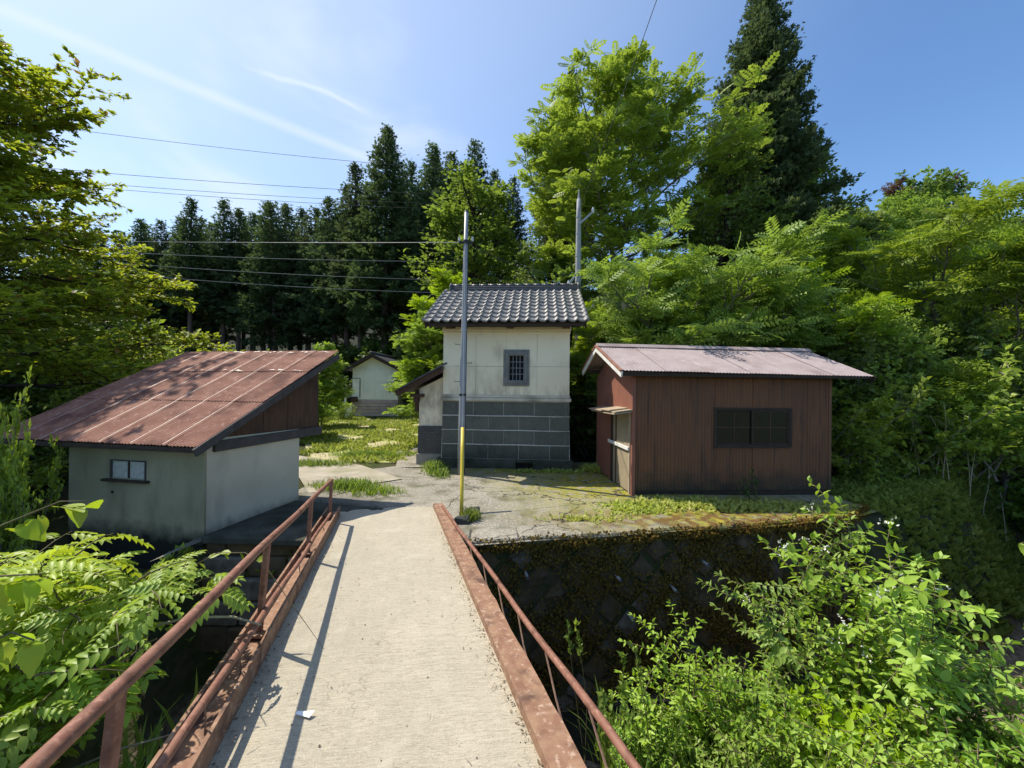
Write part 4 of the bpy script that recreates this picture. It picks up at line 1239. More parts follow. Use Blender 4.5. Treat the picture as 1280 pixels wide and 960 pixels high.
M['cane'] = simple('vine_cane', (0.34, 0.32, 0.22), (0.20, 0.17, 0.11), 10, 0.8, 0.2)
M['flower'] = simple('white_blossom', (0.80, 0.78, 0.70), (0.66, 0.62, 0.52), 40, 0.8, 0)

# leaf templates (x across, y along, z normal)
RH_V = np.array([(0, 0, 0), (.30, .45, .07), (0, 1, -.03), (-.30, .45, .07)]); RH_F = np.array([(0, 1, 2), (0, 2, 3)])
OV_V = np.array([(0, 0, 0), (.22, .25, .07), (.25, .52, .05), (.13, .80, -.01), (0, 1.0, -.10), (-.13, .80, -.01), (-.25, .52, .05), (-.22, .25, .07), (0, .27, .0), (0, .54, -.02), (0, .8, -.06)])
OV_F = np.array([(0, 1, 8), (1, 2, 9), (1, 9, 8), (2, 3, 10), (2, 10, 9), (3, 4, 10), (0, 8, 7), (7, 9, 6), (7, 8, 9), (6, 10, 5), (6, 9, 10), (5, 10, 4)])
LN_V = OV_V * np.array([.78, 1, 1.1])
BL_V = np.array([(-.03, 0, 0), (.03, 0, 0), (-.028, .4, .02), (.028, .4, .02), (-.018, .75, -.05), (.018, .75, -.05), (0, 1, -.20)])
BL_F = np.array([(0, 1, 3), (0, 3, 2), (2, 3, 5), (2, 5, 4), (4, 5, 6)])


def pinnate(pairs=5, leaflet=.30, wide=1.0, droop=.25, tv=RH_V, tf=RH_F):
    P, A, N, S = [], [], [], []
    for k in range(pairs):
        y = .22 + .70 * k / (pairs - 1); z = -droop * y * y
        for s in (-1, 1):
            P.append((0, y, z)); A.append((s * .9, .42, -.22)); N.append((0, .2, 1)); S.append(leaflet * (1.0 - .35 * abs(k / (pairs - 1) - .45)))
    P.append((0, .93, -droop * .9)); A.append((0, 1, -.5)); N.append((0, .4, 1)); S.append(leaflet * .9)
    V, F = scatter(tv * np.array([wide, 1, 1]), tf, P, A, N, np.array(S))
    r = np.array([(-.008, 0, 0), (.008, 0, 0), (.006, .5, -droop * .25), (-.006, .5, -droop * .25), (0, .95, -droop * .9)])
    V2 = r; F2 = np.array([(0, 1, 2), (0, 2, 3), (3, 2, 4)])
    return join([(V, F), (V2, F2)])


PIN_V, PIN_F = pinnate(5, .34, 1.1)
PIN7_V, PIN7_F = pinnate(6, .30, .72, .28)
WIS_V, WIS_F = pinnate(5, .44, .92, .50, OV_V * np.array([1, 1, 1.8]), OV_F)


def poly_branch(p, d, L, n, wander, trop):
    p = np.array(p, float); d = np.array(d, float); d /= np.linalg.norm(d)
    pts = [p.copy()]
    for k in range(n):
        d = d + rng.normal(0, wander, 3) + np.array([0, 0, trop / n])
        d /= np.linalg.norm(d); p = p + d * (L / n); pts.append(p.copy())
    return np.array(pts)


def along(pts, t):
    f = t * (len(pts) - 1); i = min(int(f), len(pts) - 2); w = f - i
    return pts[i] * (1 - w) + pts[i + 1] * w, nrm(pts[i + 1] - pts[i])


def tubes(lst, n=5):
    Vs, Fs, b = [], [], 0
    for pts, r0, r1 in lst:
        m = len(pts); d = np.gradient(pts, axis=0); d = nrm(d)
        ref = np.array([.31, .87, .37]); x = nrm(np.cross(d, ref)); y = np.cross(d, x)
        a = np.arange(n) * 2 * pi / n
        r = np.linspace(r0, r1, m)[:, None, None]
        V = pts[:, None, :] + r * (np.cos(a)[None, :, None] * x[:, None, :] + np.sin(a)[None, :, None] * y[:, None, :])
        i = np.arange(m - 1)[:, None] * n; k = np.arange(n)[None, :]; k2 = (np.arange(n) + 1)[None, :] % n
        F = np.stack([i + k, i + k2, i + n + k2, i + n + k], -1).reshape(-1, 4) + b
        Vs.append(V.reshape(-1, 3)); Fs.append(F); b += m * n
    return np.concatenate(Vs), np.concatenate(Fs)


def skeleton(H, trunk_r, first, n1, len1, el1, n2, l2, n3, l3, trunks=1, lean=.0, trop1=.25, flat=.7, wander=.10, top=.97):
    """trunk(s), limbs, branches and twigs; returns tubes and twig lines"""
    tb, tw = [], []
    for t in range(trunks):
        az = rng.uniform(0, 6.28)
        d0 = np.array([cos(az) * lean, sin(az) * lean, 1.0])
        h = H * (1 if t == 0 else rng.uniform(.7, .95))
        tr = poly_branch((rng.normal(0, .12 * (trunks > 1)), rng.normal(0, .12 * (trunks > 1)), -.3), d0, h * top, 12, .035, .15)
        tb.append((tr, trunk_r * (1 if t == 0 else .8), trunk_r * .12))
        ph = rng.uniform(0, 6.28)
        for i in range(n1):
            f = first + (1 - first) * ((i + rng.uniform(0, .8)) / n1)
            p, dd = along(tr, min(f, .995))
            a = ph + i * 2.4 + rng.normal(0, .35)
            fr = (f - first) / (1 - first)
            e = el1[0] + (el1[1] - el1[0]) * fr + rng.normal(0, .12)
            L = len1(fr) * rng.uniform(.75, 1.15)
            d = np.array([cos(a) * cos(e), sin(a) * cos(e), sin(e)])
            lm = poly_branch(p, d, L, 8, wander, trop1)
            r1 = trunk_r * (.42 - .22 * fr)
            tb.append((lm, r1, r1 * .22))
            tw.append((lm[5:], 1))
            for j in range(n2):
                s = .22 + .75 * (j + rng.uniform(0, .9)) / n2
                q, e2 = along(lm, min(s, .99))
                side = nrm(np.cross(e2, (0, 0, 1))) * (1 if j % 2 else -1)
                dd2 = nrm(e2 * .65 + side * rng.uniform(.5, 1.0) + np.array([0, 0, rng.normal(.12, .28) * (1.1 - flat)]))
                L2 = L * l2 * (1.15 - .65 * s) * rng.uniform(.7, 1.2)
                b2 = poly_branch(q, dd2, L2, 5, wander, .15)
                tb.append((b2, r1 * .34, r1 * .10)); tw.append((b2[1:], 2))
                for k in range(n3):
                    s3 = .3 + .68 * (k + rng.uniform(0, .9)) / n3
                    q3, e3 = along(b2, min(s3, .99))
                    sd = nrm(np.cross(e3, (0, 0, 1))) * (1 if k % 2 else -1)
                    d3 = nrm(e3 * .6 + sd * rng.uniform(.5, 1) + np.array([0, 0, rng.normal(.1, .3) * (1.2 - flat)]))
                    b3 = poly_branch(q3, d3, L2 * l3 * rng.uniform(.7, 1.3), 3, wander, .1)
                    tb.append((b3, r1 * .12, r1 * .05)); tw.append((b3, 3))
    return tb, tw


def twig_points(tw, gap, jit=.0):
    P, D = [], []
    for pts, lv in tw:
        L = np.linalg.norm(np.diff(pts, axis=0), axis=1).sum()
        n = max(1, int(L / gap))
        for k in range(n):
            p, d = along(pts, (k + rng.uniform(.2, 1)) / n * .999); P.append(p); D.append(d)
        P.append(pts[-1]); D.append(nrm(pts[-1] - pts[-2]))
    P = np.array(P); D = np.array(D)
    return P + rng.normal(0, jit, P.shape) if jit else P, D


def simple_leaves(P, D, per, size, spread=.9, flat=.6, tv=RH_V, tf=RH_F, droop=.15, off=0.0):
    P = np.repeat(P, per, 0); D = np.repeat(D, per, 0); n = len(P)
    A = D + rng.normal(0, spread, (n, 3)) * np.array([1, 1, .6]); A[:, 2] -= droop
    N = rng.normal(0, 1 - flat, (n, 3)) + np.array([0, 0, 1])
    S = size * rng.uniform(.65, 1.25, n)
    if off: P = P + rng.normal(0, off, P.shape)
    return scatter(tv, tf, P, A, N, S)


def rosettes(P, D, per, size, tv, tf, droop=.15, rise=.35):
    out_p, out_a, out_n, out_s = [], [], [], []
    for p, d in zip(P, D):
        ph = rng.uniform(0, 6.28)
        for k in range(per):
            a = ph + 2 * pi * k / per + rng.normal(0, .25)
            ax = np.array([cos(a), sin(a), rng.normal(rise, .25)]) + d * .5
            out_p.append(p); out_a.append(ax); out_n.append(np.array([-.25, -.35, 1]) + rng.normal(0, .6, 3)); out_s.append(size * rng.uniform(.65, 1.15))
    return scatter(tv, tf, out_p, out_a, out_n, np.array(out_s))


def tree_meshes(tb, crown, leaf, bark, n=6):
    V, F = tubes(tb, n)
    return np_mesh('trunk', V, F, M[bark], True), np_mesh('crown', crown[0], crown[1], leaf)


def plant(name, meshes, label, cat, x, y, rotz=0, s=1.0, group=None, sink=0.0, z=None):
    o = thing(name, label, cat, (x, y, (gz(x, y) if z is None else z) - sink), rotz, group, (s, s, s) if not hasattr(s, '__len__') else s)
    for nm, me in meshes: place(me, nm, o)
    return o


# ---- cedars
def cedar(H, base_r, first, rad, nb, power=.85, clump=5, dens=1.0, spray=.50):
    tr = poly_branch((0, 0, -.5), (0, 0, 1), H + .4, 14, .006, 0)
    tb = [(tr, base_r, .02)]
    P, A, N, S = [], [], [], []
    for i in range(nb):
        f = first + (1 - first) * ((i + rng.uniform(0, 1)) / nb) ** .92
        h = H * f; fr = (f - first) / (1 - first)
        R_ = rad * (1 - fr) ** power * rng.uniform(.6, 1.12) * (min(1, .55 + fr * 4)) + .15
        a = i * 2.399 + rng.normal(0, .3)
        e = -.25 + .55 * fr + rng.normal(0, .1)
        d = np.array([cos(a) * cos(e), sin(a) * cos(e), sin(e)])
        b = poly_branch((tr[int(f * 13)][0], tr[int(f * 13)][1], h), d, R_, 5, .05, .35)
        if i % 2 == 0: tb.append((b, .035 * (1 - fr) + .012, .006))
        m = max(2, int(R_ * clump))
        for k in range(m):
            t_ = .25 + .75 * (k + rng.uniform(0, 1)) / m
            p, dd = along(b, min(t_, .999))
            nn = int(5 * dens)
            for q in range(nn):
                P.append(p + rng.normal(0, .16, 3) * np.array([1, 1, .8]))
                ax = dd * .7 + rng.normal(0, .55, 3); ax[2] += rng.choice([-.35, .35])
                A.append(ax); N.append(rng.normal(0, .7, 3) + np.array([0, 0, 1])); S.append(spray * rng.uniform(.55, 1.2) * (.55 + .45 * (1 - fr)))
    for k in range(14):
        P.append(tr[-1] - np.array([0, 0, rng.uniform(0, 1.1)])); ax = rng.normal(0, .5, 3); ax[2] = 1; A.append(ax); N.append(rng.normal(0, 1, 3)); S.append(.5)
    # a spray: three narrow fingers
    tv, tf = scatter(RH_V * np.array([.55, 1, 1]), RH_F, [(0, 0, 0), (0, .15, 0), (0, .15, 0)], [(0, 1, 0), (.55, .8, .1), (-.55, .8, .1)], [(0, 0, 1)] * 3, np.array([1, .7, .7]))
    return tree_meshes(tb, scatter(tv, tf, P, A, N, np.array(S)), L_CEDAR, 'bark_cedar', 7)


ced = [cedar(21, .30, .30, 3.0, 230), cedar(20, .26, .36, 2.5, 210, .95), cedar(22, .32, .24, 3.3, 240, .75), cedar(20, .27, .30, 3.0, 190, .70), cedar(21, .28, .40, 2.7, 200, .90)]
big_ced = cedar(24, .36, .22, 4.3, 380, .72, 5, 1.4, .46)
near_ced = cedar(17.5, .40, .12, 4.1, 430, .78, 6, 2.4, .38)
row_pts = [  # photo column, height in the picture, distance
    (172, 268, 40), (205, 272, 42), (240, 242, 38), (262, 280, 44), (280, 258, 40), (299, 255, 40), (318, 262, 43), (331, 250, 41), (347, 252, 38), (366, 258, 41), (386, 262, 39),
    (405, 266, 42), (421, 250, 37), (436, 238, 36), (150, 290, 44), (120, 285, 42), (90, 285, 42),
    (226, 276, 47), (252, 270, 48), (306, 268, 48), (340, 266, 48), (377, 268, 47), (412, 268, 47), (190, 285, 47), (60, 280, 44)]
lab = 'tall dark cedar in the dense row beyond the field'
k = 0
for px, py, Y in row_pts:
    x, _, zt = ray(px, py, Y); zb = gz(x, Y); H = zt - zb
    ci = (k * 7 + k // 3) % 5; me = ced[ci]; base = (21, 20, 22, 20, 21)[ci]
    s = H / base * rng.uniform(.96, 1.03); wq = s * rng.uniform(1.15, 1.5)
    plant('cedar_tree', (('trunk', me[0]), ('crown', me[1])), lab, 'tree', x, Y, k * 1.7, (wq, wq * rng.uniform(.9, 1.1), s), 'cedars in the row beyond the field')
    k += 1
for px, py, Y, l in [(483, 162, 33, 'tallest dark cedar left of the tiled storehouse, bare trunk above the white hut'),
                     (505, 205, 38, None), (528, 183, 40, None), (546, 196, 43, None), (561, 190, 41, None), (577, 203, 44, None), (597, 182, 42, None), (455, 215, 35, None), (618, 215, 45, None), (640, 225, 45, None), (545, 240, 36, None), (515, 240, 36, None), (590, 235, 40, None)]:
    x, _, zt = ray(px, py, Y); zb = gz(x, Y); H = zt - zb
    if l:
        me, base = big_ced, 24
    else:
        ci = (k * 3) % 5; me, base = ced[ci], (21, 20, 22, 20, 21)[ci]
    s = H / base
    w = max(s, .85) * rng.uniform(1.0, 1.35) if not l else s * 1.1
    plant('cedar_tree', (('trunk', me[0]), ('crown', me[1])), l or 'dark cedar on the slope behind the tall one and the tiled roof', 'tree', x, Y, k * 2.1, (w, w, s), None if l else 'cedars on the slope behind the storehouse')
    k += 1
x, _, zt = ray(703, 88, 24); zb = gz(x, 24)
plant('cedar_tree', (('trunk', ced[1][0]), ('crown', ced[1][1])), 'slender cedar whose tip pokes out left of the big bright tree', 'tree', x, 24, .4, (.85, .85, (zt - zb) / 20))
x, _, zt = ray(948, -14, 19.5); zb = gz(x, 19.5); s = (zt - zb) / 17.5
plant('cedar_tree', (('trunk', near_ced[0]), ('crown', near_ced[1])), 'huge dark conical cedar towering over the right hand wood', 'tree', x, 19.5, .4, (s * .95, s * .95, s))
x, _, zt = ray(1045, 250, 24); zb = gz(x, 24)
plant('cedar_tree', (('trunk', ced[2][0]), ('crown', ced[2][1])), 'smaller dark conifer on the right shoulder of the huge cedar', 'tree', x, 24, 1.4, ((zt - zb) / 22 * 1.6,) * 2 + ((zt - zb) / 22,))

# ---- the big bright tree behind the storehouse
tb, tw = skeleton(14.0, .20, .40, 28, lambda f: 4.9 * (1 - .50 * f) * (.75 + .5 * min(1, f * 3)), (.25, 1.0), 7, .46, 3, .5, 1, .02, .30, .45)
P, D = twig_points(tw, .42, .08)
crown = rosettes(P, D, 4, .46, PIN_V, PIN_F, .2, .25)
big_bright = tree_meshes(tb, crown, L_BRIGHT, 'bark')
plant('broadleaf_tree', (('trunk', big_bright[0]), ('crown', big_bright[1])), 'big bright yellow-green tree with pale trunk rising behind the storehouse roof', 'tree', 5.3, 17.6, 2.0, (1.10, 1.0, .875))
tb, tw = skeleton(8.5, .14, .25, 18, lambda f: 3.3 * (1 - .55 * f), (.2, 1.0), 6, .48, 3, .5, 2, .12, .25, .5)
P, D = twig_points(tw, .36, .06)
bright_b = tree_meshes(tb, rosettes(P, D, 4, .44, PIN_V, PIN_F, .2, .2), L_BRIGHT, 'bark')
bm = (('trunk', bright_b[0]), ('crown', bright_b[1]))
plant('broadleaf_tree', bm, 'bright young tree filling the gap between steel pole and tall tree', 'tree', 1.3, 17.0, .5, (.85, .85, .88))
plant('broadleaf_tree', bm, 'bright leafy tree just behind the left half of the tiled roof', 'tree', -1.5, 14.6, 2.5, (.80, .80, .70))
plant('broadleaf_tree', bm, 'low bright tree with drooping sprays above the lean-to roof', 'tree', -2.75, 14.2, 4.1, (.48, .48, .52))
plant('broadleaf_tree', bm, 'small bright tree between rusty roof and white hut', 'tree', -9.4, 18.8, 1.1, (.42, .42, .46))
plant('broadleaf_tree', bm, 'low bright bush half hidden behind the end of the rusty roof', 'bush', -8.3, 14.8, 5.0, (.40, .40, .30))
plant('broadleaf_tree', bm, 'bright shrub between tiled storehouse and red shed', 'bush', 3.2, 13.9, 3.2, (.50, .50, .56))

# ---- rounder dull green tree behind
tb, tw = skeleton(12.5, .26, .22, 26, lambda f: 4.4 * (1 - .55 * f), (.1, 1.1), 7, .45, 3, .5, 1, .03, .25, .35)
P, D = twig_points(tw, .38, .05)
mid_tree = tree_meshes(tb, simple_leaves(P, D, 5, .26, .9, .5, off=.12), L_MID, 'bark_dark')
mm = (('trunk', mid_tree[0]), ('crown', mid_tree[1]))
plant('broadleaf_tree', mm, 'round dull green tree behind the steel pole, below the cedars', 'tree', -1.9, 22.0, .3, (1.25, 1.25, .92))
plant('broadleaf_tree', mm, 'round dull green tree between the bright tree and the cedar tips', 'tree', 2.2, 26, 2.2, (.95, .95, 1.1))
plant('broadleaf_tree', mm, 'low dull green tree far left under the layered tree', 'tree', -22, 17, 2.2, (.7, .7, .50))
plant('broadleaf_tree', mm, 'dull green tree in the left distance behind the layered tree', 'tree', -27, 25, 4.0, (.9, .9, .65))
plant('broadleaf_tree', mm, 'dull green tree farthest left beside the layered tree', 'tree', -19, 11, 3.1, (.6, .6, .50))
plant('broadleaf_tree', mm, 'dark bushy tree filling the shade under the huge cedar', 'tree', 8.6, 16.8, 1.2, (.80, .80, .78))
plant('broadleaf_tree', mm, 'leafy tree on the right flank of the huge cedar', 'tree', 15.2, 19.0, 4.0, (.85, .85, .70))

# ---- sumac like tree and its relatives over the shed
def sumac(H, R_, stems, n1, size):
    tb, tw = [], []
    P, D = [], []
    for t in range(stems):
        a = t * 2 * pi / stems + rng.normal(0, .3); e = rng.uniform(.75, 1.35)
        d = np.array([cos(a) * cos(e), sin(a) * cos(e), sin(e)])
        h = H * rng.uniform(.72, .98)
        tr = poly_branch((rng.normal(0, .15), rng.normal(0, .15), -.3), d, h, 10, .05, .35)
        tb.append((tr, .075, .02))
        for i in range(n1):
            f = .35 + .62 * (i + rng.uniform(0, .9)) / n1
            p, dd = along(tr, f); aa = a + rng.normal(0, 1.3)
            e1 = rng.uniform(.25, .9)
            L = R_ * .55 * (1.15 - .5 * f) * rng.uniform(.6, 1.2)
            lb_ = poly_branch(p, (cos(aa) * cos(e1), sin(aa) * cos(e1), sin(e1)), L, 6, .09, .25)
            tb.append((lb_, .032, .010)); P.append(lb_[-1]); D.append(nrm(lb_[-1] - lb_[-2]))
            for j in range(7):
                s = .25 + .72 * (j + rng.uniform(0, .9)) / 7
                q, e2 = along(lb_, s); sd = nrm(np.cross(e2, (0, 0, 1))) * (1 if j % 2 else -1)
                b2 = poly_branch(q, nrm(e2 + sd * rng.uniform(.4, 1) + np.array([0, 0, rng.uniform(0, .5)])), L * .45 * rng.uniform(.6, 1.2), 4, .08, .25)
                tb.append((b2, .014, .007)); P.append(b2[-1]); D.append(nrm(b2[-1] - b2[-2]))
                if rng.random() < .5: P.append(b2[2]); D.append(nrm(b2[2] - b2[1]))
        P.append(tr[-1]); D.append(nrm(tr[-1] - tr[-2]))
    kp = [i for i in range(len(P)) if rng.random() < .72]; P = [P[i] for i in kp]; D = [D[i] for i in kp]
    V, F = rosettes(P, D, 9, size * .74, PIN7_V, PIN7_F, .2, .12)
    return tree_meshes(tb, (V, F), L_SUMAC, 'bark')


su = [sumac(6.8, 4.6, 6, 9, .85), sumac(5.5, 4.2, 5, 8, .80), sumac(6.0, 4.0, 5, 9, .72)]
sm = lambda k: (('trunk', su[k][0]), ('crown', su[k][1]))
plant('sumac_tree', sm(0), 'spreading bright sumac with pale forked stems right behind the pink roof', 'tree', 5.5, 11.6, .6, (.95, .95, .92))
plant('sumac_tree', sm(1), 'lower sumac beside the concrete pole, left of the forked sumac', 'tree', 4.0, 12.6, 2.0, (.80, .80, .76))
plant('sumac_tree', sm(2), 'sumac leaning over the right end of the pink roof', 'tree', 8.2, 12.2, 4.0, (.95, .95, .92))


def mesh_top(me):
    v = np.empty(len(me.vertices) * 3, np.float32); me.vertices.foreach_get('co', v); return float(np.percentile(v[2::3], 99.7))


def broad(H, R_, leaf, size):
    tb, tw = skeleton(H, .11, .18, 20, lambda f: R_ * (1 - .6 * f), (.15, 1.05), 6, .5, 3, .5, 2, .15, .25, .4)
    P, D = twig_points(tw, .24, .05)
    return tree_meshes(tb, simple_leaves(P, D, 5, size, .9, .35, off=.09), leaf, 'bark')


su += [broad(6.2, 3.4, L_MID, .22), broad(5.8, 3.6, L_BRIGHT, .20), broad(6.4, 3.2, L_SUMAC, .19)]
su_h = [mesh_top(m[1]) for m in su]
# each crowded tree is grown just tall enough for its place on the slope
for x, y, r_, pt, k_, w in [(10.8, 13.4, .2, 300, 4, 1.0), (9.9, 10.9, 1.9, 385, 5, .8), (12.6, 16.5, 4.4, 268, 5, 1.0), (17.5, 16.5, 5.0, 268, 4, 1.0), (18.5, 21.0, .9, 246, 3, 1.1),
                            (16.5, 13.8, 2.7, 310, 5, 1.0), (21.5, 19.0, 3.6, 262, 3, 1.0), (24.0, 24.0, 1.6, 248, 5, 1.1), (19.5, 25.0, 2.4, 244, 3, 1.1), (14.5, 20.5, .3, 232, 5, 1.0), (11.4, 11.4, 4.2, 395, 4, .8), (14.9, 11.9, 2.2, 360, 4, .9), (12.6, 9.9, 3.2, 430, 5, .7), (15.4, 10.4, 1.2, 400, 4, .8), (10.6, 9.4, .4, 470, 4, .6), (9.0, 12.6, 2.0, 345, 4, .8)]:
    zt = ray(640 + 481 * x / y, pt, y)[2]; g_ = gz(x, y); s = max(.35, (zt - g_) / su_h[k_])
    plant('broadleaf_tree', sm(k_), 'leafy tree crowded among others on the right hand slope', 'tree', x, y, r_, (max(s, .7) * w, max(s, .7) * w, s), 'trees crowded on the right hand slope')
for x, y, r_, pt, l in [(13.0, 11.2, 1.0, 268, 'bright sumac with pale crooked stem at the right edge of the picture'), (14.9, 14.6, 3.1, 285, 'broad leafy sumac halfway up the right hand slope')]:
    zt = ray(640 + 481 * x / y, pt, y)[2]; s = (zt - gz(x, y)) / su_h[1]
    plant('sumac_tree', sm(1), l, 'tree', x, y, r_, (max(s, .9), max(s, .9), s))

# ---- shrubs low on the slope, behind the sheds and left of the field
def bush(H, R_, stems, leaf, per, size, tv=RH_V, tf=RH_F, dens=.14):
    tb, tw = [], []
    for t in range(stems):
        a = t * 2.4; e = rng.uniform(.55, 1.4)
        b = poly_branch((rng.normal(0, R_ * .18), rng.normal(0, R_ * .18), -.2), (cos(a) * cos(e), sin(a) * cos(e), sin(e)), H * rng.uniform(.7, 1.1), 7, .10, .1)
        tb.append((b, .03, .008)); tw.append((b[2:], 1))
        for j in range(7):
            q, e2 = along(b, .25 + .72 * (j + rng.uniform(0, .9)) / 7); sd = nrm(rng.normal(0, 1, 3)) * .9
            b2 = poly_branch(q, nrm(e2 * .5 + sd), R_ * .42 * rng.uniform(.5, 1.2), 4, .12, .0)
            tb.append((b2, .010, .004)); tw.append((b2, 2))
            for m in range(2):
                q3, e3 = along(b2, rng.uniform(.3, .9)); b3 = poly_branch(q3, nrm(e3 * .5 + rng.normal(0, .7, 3)), R_ * .2, 3, .1, 0)
                tw.append((b3, 3))
    P, D = twig_points(tw, dens)
    return tree_meshes(tb, simple_leaves(P, D, per, size, .9, .45, tv, tf, off=.04), leaf, 'bark', 5)


bu = [bush(2.6, 1.9, 16, L_MID, 4, .17), bush(2.4, 1.8, 14, L_DARK, 4, .16), bush(2.2, 1.6, 14, L_SUMAC, 4, .15), bush(3.0, 2.0, 15, L_BRIGHT, 3, .17)]
bmz = lambda k: (('stems', bu[k][0]), ('foliage', bu[k][1]))
grp = 'shrubs along the foot of the right hand slope'
for x, y, r_, s, k_ in [(7.0, 9.6, 0, .85, 3), (8.3, 9.2, 1, .80, 2), (9.5, 9.9, 2, .9, 3), (8.9, 11.0, 3, 1.1, 0), (7.3, 11.2, 4, 1.1, 2), (10.9, 9.3, 5, .95, 2), (12.0, 10.5, .5, 1.1, 3), (11.2, 11.8, 1.5, 1.2, 1), (13.4, 9.6, 2.6, 1.0, 2), (14.2, 10.9, 2.5, 1.1, 2), (9.6, 12.4, 3.3, 1.2, 0), (12.8, 13.2, 3.5, 1.3, 1), (6.9, 13.2, 3.9, 1.3, 1), (5.6, 13.4, .8, 1.3, 0), (4.3, 14.2, 1.8, 1.3, 1), (15.4, 9.3, .4, 1.2, 3), (16.3, 11.2, 2.2, 1.3, 2)]:
    plant('shrub', bmz(k_), 'leafy shrub in the thicket at the foot of the right hand slope', 'shrub', x, y, r_, s, grp)
for x, y, r_, s, k_ in [(2.6, 11.6, 0, .95, 1), (3.3, 10.9, 2, .85, 1), (1.7, 12.8, 3.2, 1.2, 1)]:
    plant('shrub', bmz(k_), 'dark shrub in the gap between storehouse and red shed', 'shrub', x, y, r_, s, 'dark shrubs between storehouse and red shed')
for x, y, r_, s, k_ in [(-10.6, 11.2, .3, 1.1, 2), (-13.5, 11.0, 1.2, 1.25, 0), (-16.5, 12.2, 2.3, 1.4, 2), (-12.3, 14.0, 3.1, 1.3, 2), (-15.5, 15.5, 4.2, 1.5, 0), (-9.3, 8.6, 5.2, .75, 3), (-11.2, 7.4, .6, .8, 2), (-13.5, 7.8, 1.7, 1.0, 0), (-19.5, 15.0, .7, 1.5, 2), (-13.0, 17.5, 2.9, 1.4, 2), (-9.4, 6.0, 1.1, .55, 3), (-17.5, 18.5, 1.8, 1.6, 0), (-9.6, 7.6, 3.7, .6, 2), (-8.3, 5.0, 2.0, .62, 2), (-9.6, 5.6, .9, .7, 3), (-7.7, 4.4, 4.9, .42, 3), (-6.05, 4.52, 2.9, (.27, .27, .98), 2), (-11.6, 12.2, 2.0, 1.2, 3), (-14.2, 13.2, 4.0, 1.5, 3), (-17.2, 14.2, 1.0, 1.6, 3), (-21, 19, 3, 1.7, 2), (-11.5, 5.2, 4.4, .8, 0)]:
    plant('shrub', bmz(k_), 'green shrub in the thicket behind and left of the rusty roof', 'shrub', x, y, r_, s, 'shrubs behind and left of the rusty roof')
for i in range(20):
    x = -36 + i * 1.75; y = 35 + rng.uniform(0, 4) - (2 if i > 12 else 0)
    plant('shrub', bmz(1), 'dark undergrowth shrub in the deep shade under the cedar row', 'shrub', x, y, i * 1.1, (2.2, 2.2, 1.7), 'undergrowth in the shade under the cedar row')
plant('shrub', bmz(3), 'small yellowish bush growing in front of the white hut', 'shrub', -10.0, 22.8, .8, (.34, .34, .34))
plant('shrub', bmz(1), 'dark bush in the shade right of the white hut', 'shrub', -6.3, 25.5, .8, 1.0)
plant('shrub', bmz(1), 'dark bush in the shade left of the white hut', 'shrub', -12.4, 27.0, 2.8, 1.3)
plant('shrub', bmz(0), 'dull bush behind the white hut, under the tallest cedar', 'shrub', -7.0, 29.5, 1.8, 1.5)

# ---- trees on the far ridge at the right
far_v = [bush(7.5, 4.6, 22, L_MID, 4, .50, dens=.40), bush(7.0, 4.4, 22, L_SUMAC, 4, .46, dens=.40), bush(7.0, 4.0, 20, L_DARK, 4, .46, dens=.40)]
red_v = bush(6.5, 3.6, 18, L_RED, 3, .42, dens=.42)
fz = lambda m: (('trunk', m[0]), ('crown', m[1]))
for i in range(46):
    Y = rng.uniform(27, 52); px = rng.uniform(985, 1420)
    x = (px - 640) / 481 * Y
    zt = ray(px, np.interp(px, [985, 1060, 1140, 1180, 1230, 1290, 1420], [262, 246, 222, 226, 240, 250, 262]) + (52 - Y) * 2.4 + rng.uniform(0, 14), Y)[2]
    g_ = gz(x, Y); s = max(.62, min(1.35, (zt - g_) / 7.2))
    plant('ridge_tree', fz(far_v[i % 3]), 'round green tree in the wood on the distant right hand ridge', 'tree', x, Y, i * 1.3, s, 'trees on the distant right hand ridge', z=zt - 7.2 * s)
for px, py, l in ((1118, 224, 'reddish tree left of the summit on the distant ridge'), (1186, 219, 'reddish brown tree right of the summit on the distant ridge')):
    x, _, zt = ray(px, py, 50)
    plant('ridge_tree', fz(red_v), l, 'tree', x, 50, 1, .34, z=zt - 6.6 * .34)

# ---- layered tree hanging in from the left
tb, tw = skeleton(10.8, .15, .22, 36, lambda f: 5.7 * (1 - .64 * f), (-.12, .65), 12, .50, 5, .55, 1, .05, .06, .86, .09)
P, D = twig_points(tw, .10)
left_tree = tree_meshes(tb, simple_leaves(P, D, 5, .13, .8, .72, droop=.1, off=.02), L_MAPLE, 'bark_dark')
plant('layered_tree', (('trunk', left_tree[0]), ('crown', left_tree[1])), 'second layered tree standing just behind the big one at the left', 'tree', -17.6, 10.4, 3.9, (1.0, 1.0, .92), sink=.2)
plant('layered_tree', (('trunk', left_tree[0]), ('crown', left_tree[1])), 'big dark layered tree reaching in from the left over the rusty roof', 'tree', -13.3, 9.0, 1.2, (1.0, 1.0, .93), sink=.2)

